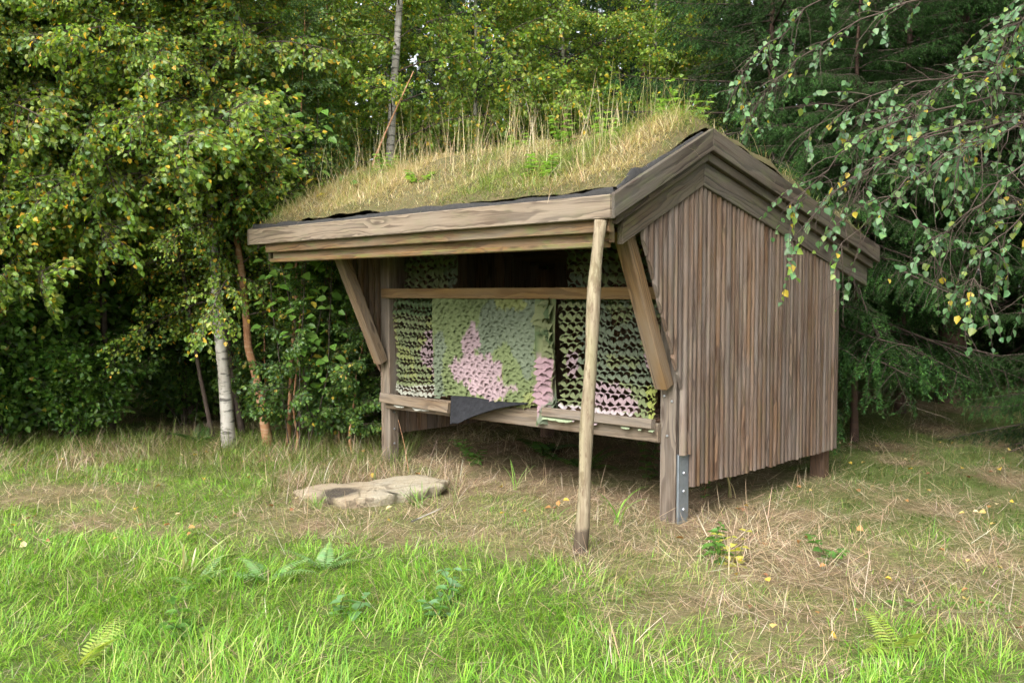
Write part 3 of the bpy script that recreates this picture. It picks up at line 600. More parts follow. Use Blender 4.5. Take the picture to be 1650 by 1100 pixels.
# ------------------------------------------------------------ ground grass
def on_stone(x,y): return (((x+1.02)/.58)**2+((y-6.70)/.40)**2)<1
def ground_grass():
    def cand(N,y0,y1):
        y=np.sqrt(rng.uniform(y0**2,y1**2,N)); q=rng.random(N); x=np.where(q<.78,rng.uniform(-.64,.64,N),np.sign(q-.89)*rng.uniform(.64,1.1,N))*y
        k=~on_stone(x,y); return x[k],y[k]
    a=Acc(); cnt=0
    # lush and mixed green blades
    x,y=cand(310000,2.5,10.5); s=straw(x,y); lx,ly=shel(x,y); inside=(lx>-3.0)&(lx<.15)&(ly>.1)&(ly<2.2)
    prob=np.where(inside,.04,1-.74*s)*np.clip(1.25-.07*y,.35,1); 
    sh=np.clip((y-8.6)/1.5,0,1)*np.where(x<0,1,.3); prob*=1-.7*sh
    k=rng.random(len(x))<prob*np.clip(.35+1.3*fbm(x,y,5,91),.2,1.2); x,y,s=x[k],y[k],s[k]; N=len(x)
    big=fbm(x,y,1.6,14)
    H=(.04+.125*(1-s)**1.6*(.1+1.25*big)*np.clip(1.45-.13*y,.45,1))*rng.uniform(.45,1.35,N)+.02*rng.random(N); H*=np.where(rng.random(N)<.06,1.5,1)
    W=rng.uniform(.0022,.0050,N)*np.where(s<.4,1.1,.8)
    pg=pick(GREEN,[4,4,2,2,.6],N); pm=pick([(.20,.25,.06),(.29,.30,.10),(.15,.20,.05),(.40,.34,.16)],[3,3,2,1.6],N)
    f=np.clip(s*1.2+(big-.5)*.8,0,1)[:,None]; col=np.where(rng.random((N,1))<f,pm,pg)
    mossy_shade=np.clip((x-1.3)/.9,0,1)*np.clip((y-4.6)/1.2,0,1); m_=rng.random(N)<mossy_shade; col=np.where(m_[:,None],pick([(.09,.15,.03),(.13,.19,.04),(.07,.11,.025),(.20,.19,.07)],[3,3,2,1.5],N),col); H=np.where(m_,H*.75,H)  # short moss tones, with the shade under the spruces darkened into their colour
    clump=fbm(x,y,2.7,61)*12.6; az=clump+rng.normal(0,.9,N)
    a.add(*blades(np.stack([x,y,gz(x,y)-.008],1),H,W,az,np.abs(rng.normal(.5,.5,N)),rng.uniform(.5,2.4,N),col))
    g=obj('meadow_grass',a.mesh('meadow_grass',[M['grass']]))
    tag(g,'lush green meadow grass in front of the shelter','grass',kind='stuff')
    # straw: matted, nearly flat dry blades
    a=Acc(); x,y=cand(195000,2.8,11.5); s=straw(x,y)
    lx,ly=shel(x,y); inside=(lx>-3.0)&(lx<.15)&(ly>.3)&(ly<2.2)
    prob=(.10+.95*s)*np.where(inside,.35,1)*np.clip(1.2-.06*y,.35,1)*np.clip(.15+1.6*fbm(x,y,3.1,17),0,1.1)
    k=rng.random(len(x))<prob; x,y,s=x[k],y[k],s[k]; N=len(x)
    col=pick(STRAW,[4,4,2.5,2.5,1],N)*np.clip(.75+.5*fbm(x,y,1.5,3),.6,1.2)[:,None]
    H=rng.gamma(4,.026,N)+.03; az=fbm(x,y,1.4,44)*14+rng.normal(0,1.1,N)
    lean=np.clip(rng.normal(1.42,.2,N),.5,1.65); up=rng.random(N)<.035; lean=np.where(up,rng.uniform(.1,.6,N),lean)
    z=gz(x,y)+rng.uniform(-.005,.035,N)
    a.add(*blades(np.stack([x,y,z],1),H,rng.uniform(.002,.0042,N),az,lean,rng.uniform(-.25,.3,N),col,rng.uniform(-1.2,1.2,N)))
    g=obj('dry_grass',a.mesh('dry_grass',[M['grass']]))
    tag(g,'matted straw-coloured dry grass around the shelter posts','grass',kind='stuff')
    # taller rank grass at the wood edge and the slab
    a=Acc(); n=9000; x=rng.uniform(-6.5,-.9,n); y=8.1+rng.normal(0,.55,n)+.15*np.abs(x+2); 
    x2=-1.13+rng.uniform(-.75,.75,1500); y2=6.83+rng.uniform(-.55,.45,1500); k=~on_stone(x2,y2)&(rng.random(1500)<np.where(y2<6.8,.45,1)); x=np.concatenate([x,x2[k]]); y=np.concatenate([y,y2[k]])
    lx,ly=shel(x,y); k=~((lx>-3.1)&(ly>.15)); x,y=x[k],y[k]; n=len(x)
    g_=fbm(x,y,1.9,71)+rng.normal(0,.12,n)>.42
    col=np.where(g_[:,None],pick([(.13,.19,.04),(.20,.25,.06),(.09,.14,.03)],[2,2,1],n),pick(STRAW,[4,4,2,2,1],n))
    H=rng.uniform(.10,.32,n); az=fbm(x,y,2,4)*12+rng.normal(0,1,n)
    a.add(*blades(np.stack([x,y,gz(x,y)-.01],1),H,rng.uniform(.003,.005,n),az,rng.uniform(.05,.8,n),rng.uniform(.4,1.6,n),col))
    tag(obj('rank_grass',a.mesh('rank_grass',[M['grass']])),'tall arching grass at the edge of the wood and round the stone','grass',kind='stuff')
ground_grass()

# ------------------------------------------------------------ leaves
def leafset(P, D, N_, S_, col, fold=.22, broad=.42):
    """folded pointed-oval leaves: base P, tip direction D, face normal N_, length S_"""
    D=unit(D); B=unit(np.cross(N_,D)); Nn=np.cross(D,B); s=S_[:,None]; w=s*broad
    up=Nn*s*fold*.5
    v=[P, P+D*s*.30-B*w+up, P+D*s*.66-B*w*.72+up*.8, P+D*s-Nn*s*.10, P+D*s*.66+B*w*.72+up*.8, P+D*s*.30+B*w+up]
    V=np.stack(v,1); n=len(P); b=(np.arange(n)*6)[:,None]
    F4=np.concatenate([b+np.array([[0,3,2,1]]),b+np.array([[0,5,4,3]])])
    return V.reshape(-1,3),None,F4,np.repeat(col,6,0)
BIRCH=([(.145,.235,.036),(.195,.28,.042),(.11,.195,.06),(.255,.31,.05),(.56,.37,.04),(.52,.27,.035)],[5,4,3,2.6,.9,.25])
BIRCH_BLUE=([(.09,.185,.075),(.13,.235,.10),(.065,.145,.06),(.17,.25,.05),(.50,.40,.06)],[5,4,3,2,.35])
FARB=([(.165,.27,.04),(.215,.315,.045),(.125,.22,.045),(.28,.335,.05),(.60,.41,.045)],[5,4,3,2.4,.8])
SHRUB=([(.07,.155,.025),(.105,.20,.03),(.055,.12,.025),(.15,.24,.04),(.42,.33,.05)],[5,4,2,1,.12])
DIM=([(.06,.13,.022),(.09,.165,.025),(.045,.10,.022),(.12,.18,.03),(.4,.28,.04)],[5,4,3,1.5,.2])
def curve(p,d,L,n,droop,r,wob=.06):
    pts=[np.array(p,float)]; d=unit(np.array(d,float)); st=L/n
    for k in range(n):
        d=unit(d+np.array([0,0,-droop/n])+r.normal(0,wob,3)); pts.append(pts[-1]+d*st)
    return np.array(pts)
def leafy_branch(name, seed, L=1.5, pal=BIRCH, size=.052, nsub=16, droop=.8, dens=1., broad=.40, step=.036, hang=.7):
    """one branch along +X; returns (wood mesh, leaf mesh)"""
    r=np.random.default_rng(seed); w_=Acc(); P=[];D=[];N_=[]
    main=curve((0,0,0),(1,0,.35),L,10,droop,r,.05); w_.add(*tube(main,np.linspace(.010*L/1.5,.0025,11),5))
    def leaves(pts,st):
        seg=np.diff(pts,axis=0); ln=np.linalg.norm(seg,axis=1); tot=ln.sum(); c=np.concatenate([[0],np.cumsum(ln)])
        for q,s in enumerate(np.arange(st*.8,tot,st)):
            i=min(np.searchsorted(c,s)-1,len(seg)-1); t=(s-c[i])/ln[i]; p=pts[i]+seg[i]*t; d=seg[i]/ln[i]
            side=unit(np.cross(d,[0,0,1.]))*(1 if q%2 else -1)
            dd=unit(d*.5+side*.8+np.array([0,0,-hang])+r.normal(0,.35,3))
            nn=unit(np.array([0,0,.38])+d*.75+side*.3+r.normal(0,.65,3))
            P.append(p+dd*.012); D.append(dd); N_.append(nn)
        P.append(pts[-1]); D.append(unit(seg[-1]+r.normal(0,.2*ln[-1],3)+np.array([0,0,-.3*ln[-1]]))); N_.append(unit(np.array([0,0,1.])+r.normal(0,.4,3)))
    leaves(main[4:],step*1.5)
    for k in range(nsub):
        s=.12+.86*k/nsub; i=int(s*10); p=main[i]+(main[i+1]-main[i])*(s*10-i); d=unit(main[i+1]-main[i])
        sgn=1 if k%2 else -1; an=r.uniform(.6,1.1)
        dd=d*math.cos(an)+unit(np.cross([0,0,1.],d))*sgn*math.sin(an)+np.array([0,0,r.uniform(-.75,.8)])
        tw=curve(p,dd,L*r.uniform(.26,.40)*(1.1-.55*s),6,droop*1.1,r,.10); w_.add(*tube(tw,np.linspace(.0035,.0012,7),3))
        leaves(tw[1:],step/dens)
        for m in range(4):
            i2=r.integers(1,5); d2=unit(tw[i2+1]-tw[i2]); dd2=d2*.6+unit(np.cross(d2,[0,0,1.]))*(1 if m%2 else -1)*.8+r.normal(0,.25,3)
            sh=curve(tw[i2],dd2,r.uniform(.08,.17),3,droop,r,.1); w_.add(*tube(sh,np.linspace(.0018,.0009,4),3)); leaves(sh,step/dens)
    n=len(P); P=np.array(P);D=np.array(D);N_=np.array(N_)
    V,_,F4,C=leafset(P,D,N_,r.uniform(.7,1.25,n)*size,pick(pal[0],pal[1],n,.15),.25,broad)
    return w_.mesh(name+'_wood',[M['twig']],False), fmesh(name+'_leaves',V,None,F4,[M['leaf']],C)
BV=[leafy_branch('birch_branch',100+k,1.75,BIRCH,.047,22,1.0) for k in range(6)]
SAP=[leafy_branch('sapling_branch',180+k,.75,([(.085,.165,.035),(.12,.205,.045),(.06,.125,.04),(.15,.22,.04),(.5,.36,.05)],[5,4,3,1.5,.25]),.062,11,.7,.8) for k in range(4)]
BB=[leafy_branch('far_birch_branch',120+k,1.7,FARB,.053,19,.8,.95) for k in range(4)]
SV_=[leafy_branch('shrub_branch',140+k,1.1,SHRUB,.062,14,.45,.9,.38,.04,.35) for k in range(4)]
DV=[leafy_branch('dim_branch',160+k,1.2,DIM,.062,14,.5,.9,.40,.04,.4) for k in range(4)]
def aim(p,d,scale,roll=0.):
    X=Vector(d).normalized(); up=Vector((0,0,1)); Y=up.cross(X); Y=Y.normalized() if Y.length>1e-3 else Vector((0,1,0)); Z=X.cross(Y)
    m=Matrix(((X.x,Y.x,Z.x,p[0]),(X.y,Y.y,Z.y,p[1]),(X.z,Y.z,Z.z,p[2]),(0,0,0,1)))
    return m@Matrix.Rotation(roll,4,'X')@Matrix.Scale(scale,4)
def trunk_pts(H,lean,r,n=16,wob=.03):
    z=np.linspace(-.15,H,n); x=lean[0]*z/H+np.cumsum(r.normal(0,wob,n))*.5; y=lean[1]*z/H+np.cumsum(r.normal(0,wob,n))*.5
    x-=x[0]; y-=y[0]; return np.column_stack([x,y,z])
def broadleaf(name,label,pos,H,rad,barkm,variants,nb,h0,blen,seed,lean=(0,0),group=None,cat='tree',elev=(-.35,.95),side=None,wob=.03,pts=None):
    r=np.random.default_rng(seed); z0=float(gz(pos[0],pos[1])); root=empty(name,Matrix.Translation((pos[0],pos[1],z0)))
    tag(root,label,cat,group)
    P=trunk_pts(H,lean,r,wob=wob) if pts is None else np.array(pts,float)
    rr=rad*np.clip(1-P[:,2]/H,.02,1)**.8; rr[0]*=1.35; rr[1]*=1.08
    v,f3,f4=tube(P,rr,10); obj('trunk',fmesh('trunk',v,f3,f4,[barkm],smooth=True),root)
    for k in range(nb):
        t=((k+r.random())/nb)**.9; h=h0+(H-h0)*t*.98; p=[np.interp(h,P[:,2],P[:,0]),np.interp(h,P[:,2],P[:,1]),h]
        az=k*2.399+r.normal(0,.4)
        if side is not None and r.random()<.38: az=side+r.normal(0,.7)
        el=r.uniform(*elev)*(.4+.8*t); sc=blen*(1.05-.65*t)*r.uniform(.75,1.2)
        wm,lm=variants[r.integers(len(variants))]; mm=aim(p,(math.cos(az)*math.cos(el),math.sin(az)*math.cos(el),math.sin(el)),sc,r.uniform(-1.3,1.3))
        b=obj('branch',wm,root,mm); tag(obj('foliage',lm,b),kind='stuff')
    return root
def bush(name,label,pos,n,hgt,variants,seed,group=None,spread=.6,cat='shrub'):
    r=np.random.default_rng(seed); z0=float(gz(pos[0],pos[1])); root=empty(name,Matrix.Translation((pos[0],pos[1],z0))); tag(root,label,cat,group)
    for k in range(n):
        az=r.uniform(0,6.28); el=r.uniform(.45,1.45); wm,lm=variants[r.integers(len(variants))]
        q=r.uniform(0,.25)*spread; h=max(0.,r.normal(.25,.3))*hgt*.5
        b=obj('branch',wm,root,aim((q*math.cos(az),q*math.sin(az),h),(math.cos(az)*math.cos(el)*spread,math.sin(az)*math.cos(el)*spread,math.sin(el)),hgt*r.uniform(.55,1.05),r.normal(0,.4)))
        tag(obj('foliage',lm,b),kind='stuff')
    return root
# the birches that stand at the wood edge
FR=-1.57
broadleaf('birch_tree','white-barked birch with the thick clean trunk left of the shelter eave',(-2.74,8.80),6.6,.062,M['birch'],BV,110,2.2,1.0,1,(-.35,-.2),side=-1.9,wob=.02)
broadleaf('birch_tree','slender young birch with orange-brown bark leaning beside the white birch',(-2.38,8.95),5.5,.045,M['birch_young'],BV,50,1.2,.75,2,(-.75,.0),wob=.03,side=FR)
broadleaf('birch_tree','grey-barked birch rising close behind the end of the turf roof',(-1.52,9.67),9.,.062,M['birch'],BB,46,2.9,.85,3,(.75,.3),wob=.02)
broadleaf('birch_tree','thin white birch stem among the saplings beside the shelter',(-2.35,10.3),7.,.045,M['birch'],BB,60,1.3,.9,4,(-.1,0),side=FR)
broadleaf('birch_tree','thin reddish birch stem in the leaves beside the shelter',(-2.0,9.9),6.,.03,M['birch_young'],BV,50,.5,.7,5,(.05,0),side=FR)
broadleaf('birch_tree','bushy yellowing birch overhanging the grass at the open meadow edge',(-4.3,9.7),6.2,.04,M['twig'],BV,120,1.75,1.05,6,(.1,-.7),side=FR)
broadleaf('birch_tree','bushy birch between the overhanging birch and the white-barked birch',(-2.88,9.75),6.4,.03,M['twig'],BV,110,1.9,1.0,16,(-.9,-.4),side=FR)
broadleaf('birch_tree','bushy birch at the outer end of the wood edge',(-5.7,9.4),6.2,.04,M['twig'],BV,110,1.7,1.15,7,(.2,-.4),side=FR)
broadleaf('birch_tree','dense low-hanging birch beside the shrubs at the meadow edge',(-5.05,8.75),6.2,.035,M['twig'],BV,120,2.0,1.05,18,(.3,-.3),side=FR)
for k,(x,y,l) in enumerate([(-3.02,9.25,'fresh green birch just outside the white-barked birch'),(-5.6,8.45,'birch leaning furthest out over the meadow shrubs'),(-5.35,8.8,'thin-stemmed birch arching over the gap between shrubs and white birch'),(-3.1,10.1,'birch whose crown fills in behind the white-barked birch')]):
    broadleaf('birch_tree',l,(x,y),6.,.022,M['twig'],BV,100,2.25,.85,200+k,[(-.9,-.4),(.1,-.2),(1.1,-.2),(.1,-.2)][k],side=FR)
broadleaf('birch_tree','outermost birch of the wood edge away from the shelter',(-8.2,8.6),6.5,.07,M['birch_old'],BV,70,1.8,1.2,17,(.2,-.3))
broadleaf('birch_tree','grey birch trunk standing in the dark hollow behind the white birch',(-5.6,12.2),9.,.07,M['birch_old'],BB,60,2.2,1.2,8)
for k,(x,y,h) in enumerate([(-3.3,10.9,8.5),(-.5,11.9,8.5),(.7,12.3,8.),(1.9,12.4,7.5),(-1.7,12.2,9.),(-3.0,13.4,9.),(2.6,13.8,8),(-7.6,11.6,9.),(.1,14.0,9),(-4.6,12.,9)]):
    broadleaf('birch_tree','leafy birch among those crowded behind the shelter roof',(x,y),h,.045,M['birch_old'],BB,70,1.2,1.0,30+k,group='birches crowded behind the shelter',side=FR)
broadleaf('birch_sapling','tall leafy sapling with its crown touching the end of the turf roof',(-2.2,8.85),4.3,.022,M['birch_young'],SAP,70,1.9,.75,71,(.25,-.1),cat='sapling')
# saplings and shrubs in front of the trunks
for k,(x,y,h,lab) in enumerate([(-2.05,8.62,.95,'round-leaved birch sapling against the far side of the shelter'),(-1.60,8.95,.9,'leafy birch sapling brushing the far brace of the shelter'),(-1.72,9.15,.9,'low birch sapling right behind the far front post'),(-1.55,8.62,.8,'low sapling crowding against the shelter\'s far front post'),(-2.55,9.35,.8,'birch sapling filling the gap between the white and orange trunks')]):
    broadleaf('birch_sapling',lab,(x,y),[2.0,1.9,1.7,1.7,2.3][k],.012,M['birch_young'],SAP,40,.2,.62,60+k,cat='sapling',elev=(.1,.8))
for k,(x,y,n,h) in enumerate([(-4.95,8.75,34,1.15),(-5.5,8.55,30,1.25),(-4.7,9.5,34,1.35),(-5.3,9.6,36,1.6),(-6.4,9.0,30,1.3),(-4.3,9.1,26,.85),(-3.7,10.3,26,1.0),(-6.9,10.2,22,1.4),(-7.8,9.4,20,1.2),(-4.2,11.4,24,1.3)]):
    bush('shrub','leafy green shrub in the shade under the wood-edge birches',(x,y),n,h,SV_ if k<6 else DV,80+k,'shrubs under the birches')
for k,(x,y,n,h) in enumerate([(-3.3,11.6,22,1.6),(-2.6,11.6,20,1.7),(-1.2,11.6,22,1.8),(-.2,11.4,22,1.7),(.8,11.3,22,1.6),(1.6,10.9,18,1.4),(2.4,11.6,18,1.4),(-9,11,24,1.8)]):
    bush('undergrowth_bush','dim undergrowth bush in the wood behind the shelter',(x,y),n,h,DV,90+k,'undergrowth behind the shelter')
b=None #bush('hazel_bush','bright broad-leaved bush pushing up at the end of the turf roof',(-2.05,8.75),1,.3,SV_,99)

# ------------------------------------------------------------ spruces
SPR=([(.018,.045,.011),(.026,.063,.013),(.013,.034,.011),(.042,.09,.019)],[4,3,2,1])
def spruce_branch(name,seed,L=2.,bright=1.):
    r=np.random.default_rng(seed); w_=Acc(); A=[];Dn=[];Sz=[]
    main=curve((0,0,0),(1,0,.05),L,12,.35,r,.03); main[:,2]+=.10*(np.linspace(0,1,13)**3)*L; w_.add(*tube(main,np.linspace(.016,.003,13),5))
    Br=[]
    def needles(pts,n,ln,b=1.):
        t=np.sort(r.random(n))*(len(pts)-1)*.999; i=t.astype(int); f=(t-i)[:,None]; p=pts[i]*(1-f)+pts[i+1]*f; d=unit(pts[i+1]-pts[i])
        rd=r.normal(0,1,(n,3)); rd-=d*(rd*d).sum(1)[:,None]; rd=unit(rd+np.array([0,0,.25]))
        A.append(p); Dn.append(unit(d*.75+rd*.8)); Sz.append(np.full(n,ln)*r.uniform(.7,1.2,n)); Br.append(np.full(n,b))
    needles(main[2:],150,.022)
    for k in range(34):
        s=.06+.92*k/34; i=int(s*12); p=main[i]+(main[min(i+1,12)]-main[i])*(s*12-i); d=unit(main[min(i+1,12)]-main[max(i-1,0)])
        sgn=1 if k%2 else -1; an=r.uniform(.7,1.0); sd=unit(np.cross([0,0,1.],d))
        ln=L*.34*(1-.72*s)*r.uniform(.8,1.15)*(min(1,s/.25)*.5+.5)
        tw=curve(p,d*math.cos(an)+sd*sgn*math.sin(an)+np.array([0,0,r.uniform(-.25,.1)]),ln,6,.7,r,.05); w_.add(*tube(tw,np.linspace(.005,.0018,7),3))
        needles(tw,int(ln*260)+20,.025)
        for m in range(int(ln/.042)):
            q=r.uniform(.1,.95)*5.9; i2=int(q); p2=tw[i2]+(tw[i2+1]-tw[i2])*(q-i2); d2=unit(tw[i2+1]-tw[i2]); s2=unit(np.cross([0,0,1.],d2))*(1 if m%2 else -1)
            sh=curve(p2,d2*.75+s2*.6+np.array([0,0,-.35]),r.uniform(.06,.15),3,.7,r,.06); needles(sh,30,.024,(1.9 if q>4 else 1.1)*(1.25 if s>.55 else .9))  # outer shoots coloured brighter and inner ones darker, imitating lit bough tips
    A=np.concatenate(A);D=np.concatenate(Dn);Sz=np.concatenate(Sz); n=len(A)
    B=unit(np.cross(D,r.normal(0,1,(n,3))))*.0030
    V=np.stack([A-B,A+B,A+D*Sz[:,None]],1).reshape(-1,3); F3=np.arange(n*3).reshape(-1,3)
    C=np.repeat(pick(SPR[0],SPR[1],n,.15)*bright*np.concatenate(Br)[:,None],3,0)
    return w_.mesh(name+'_wood',[M['twig']]), fmesh(name+'_needles',V,F3,None,[M['needle']],C)
PV=[spruce_branch('spruce_branch',200+k) for k in range(5)]
def dead_branch(seed):
    r=np.random.default_rng(seed); w_=Acc(); main=curve((0,0,0),(1,0,.05),1.4,8,.3,r,.07); w_.add(*tube(main,np.linspace(.009,.002,9),4))
    for k in range(16):
        i=r.integers(1,8); d=unit(main[i]-main[i-1]); tw=curve(main[i],d*.6+r.normal(0,.6,3),r.uniform(.15,.5),4,.3,r,.15); w_.add(*tube(tw,np.linspace(.003,.001,5),3))
    return w_.mesh('dead_branch',[M['twig_grey']])
DB=[dead_branch(k) for k in range(4)]
def spruce(label,pos,H,rad,nb,h0,blen,seed,group=None,dead=8,skirt=None):
    r=np.random.default_rng(seed); z0=float(gz(pos[0],pos[1])); root=empty('spruce_tree',Matrix.Translation((pos[0],pos[1],z0))); tag(root,label,'tree',group)
    P=trunk_pts(H,(0,0),r,14,.015); rr=rad*np.clip(1-P[:,2]/H,.03,1)**.8; rr[0]*=1.5; rr[1]*=1.1
    v,f3,f4=tube(P,rr,12); obj('trunk',fmesh('trunk',v,f3,f4,[M['spruce_bark']],smooth=True),root)
    for k in range(nb):
        t=(k+r.random())/nb; h=h0+(H-h0)*t**1.3; az=k*2.399+r.normal(0,.3); el=-.32+.75*t+r.normal(0,.08); sc=blen*(1.04-t)*r.uniform(.85,1.15)/2.+.08
        wm,lm=PV[r.integers(5)]; b=obj('branch',wm,root,aim((0,0,h),(math.cos(az)*math.cos(el),math.sin(az)*math.cos(el),math.sin(el)),sc,r.normal(0,.15))); tag(obj('needles',lm,b),kind='stuff')
    for k in range(dead):
        h=r.uniform(.4,h0+.6); az=r.uniform(0,6.28); obj('dead_branch',DB[r.integers(4)],root,aim((0,0,h),(math.cos(az),math.sin(az),r.normal(-.1,.15)),r.uniform(.6,1.1),r.normal(0,1)))
    return root
for k,(x,y,h,l) in enumerate([(7.4,6.3,11,'unseen spruce added to shade the open side past the overhanging birch'),(8.0,3.4,11,'unseen spruce added to shade the open end of the clearing')]): spruce(l,(x,y),h,.10,80,2.6,2.6,90+k,dead=4)  # out-of-view spruces added to block sky light from the right side
sp1=spruce('large spruce with reddish trunk showing below the branches beyond the slatted wall',(5.75,11.9),12,.15,130,3.5,3.2,1,dead=16)
sp2=spruce('dense spruce rising directly behind the gable of the shelter',(3.0,10.7),9,.05,190,1.4,2.7,2,dead=8)
sp3=spruce('slender spruce with drooping low boughs at the shelter\'s rear corner',(3.5,9.25),6.5,.035,130,1.9,1.5,3,dead=4)
spruce('spruce with thin bare lower trunk between the drooping boughs and the reddish trunk',(4.75,11.1),10,.05,110,2.7,2.4,13,dead=8)
def bough(root,px,d,sc,roll=0,vi=0):
    wm,lm=PV[vi]; b=obj('branch',wm,root,aim(px,d,sc,roll)); tag(obj('needles',lm,b),kind='stuff')
bough(sp3,(-.25,-.35,1.78),(.27,-.85,-1.15),.80,0,1); bough(sp3,(-.2,-.2,1.9),(.1,-.9,-.9),.62,.5,2); bough(sp3,(0,-.1,2.5),(-.35,-.8,-.15),.8,0,3); bough(sp3,(0,-.1,3.0),(-.6,-.75,-.1),.85,0,4); bough(sp3,(0,-.1,3.4),(.1,-.95,-.05),.8,0,0); bough(sp3,(0,-.1,2.8),(.4,-.85,-.1),.8,0,1)
spruce('small bright young spruce at the grass edge beside the dark wood',(5.4,8.6),2.6,.03,54,.15,1.35,4,dead=0)
for k,(x,y,h) in enumerate([(7.8,12.3,13),(8.6,9.6,12),(4.6,14.2,14),(7.2,15.2,14),(2.2,15.6,14)]):
    spruce('tall dark spruce in the wood beyond the shelter gable',(x,y),h,.08,84,2.9,3.2,40+k,'dark spruces beyond the gable',dead=10)
for k,(x,y,h) in enumerate([(-3.9,15.,12),(-6.6,15.6,12),(-1.2,16.2,12),(-9.4,14.6,12),(1.0,17.6,13),(4.,18.5,13),(8.9,14.4,12),(11.,13.4,12),(6.3,17.,12),(10.3,17.5,12)]):
    spruce('tall dark spruce in the depth of the wood behind the birches',(x,y),h,.09,70,.45,3.8,60+k,'dark spruces deep in the wood',dead=10)

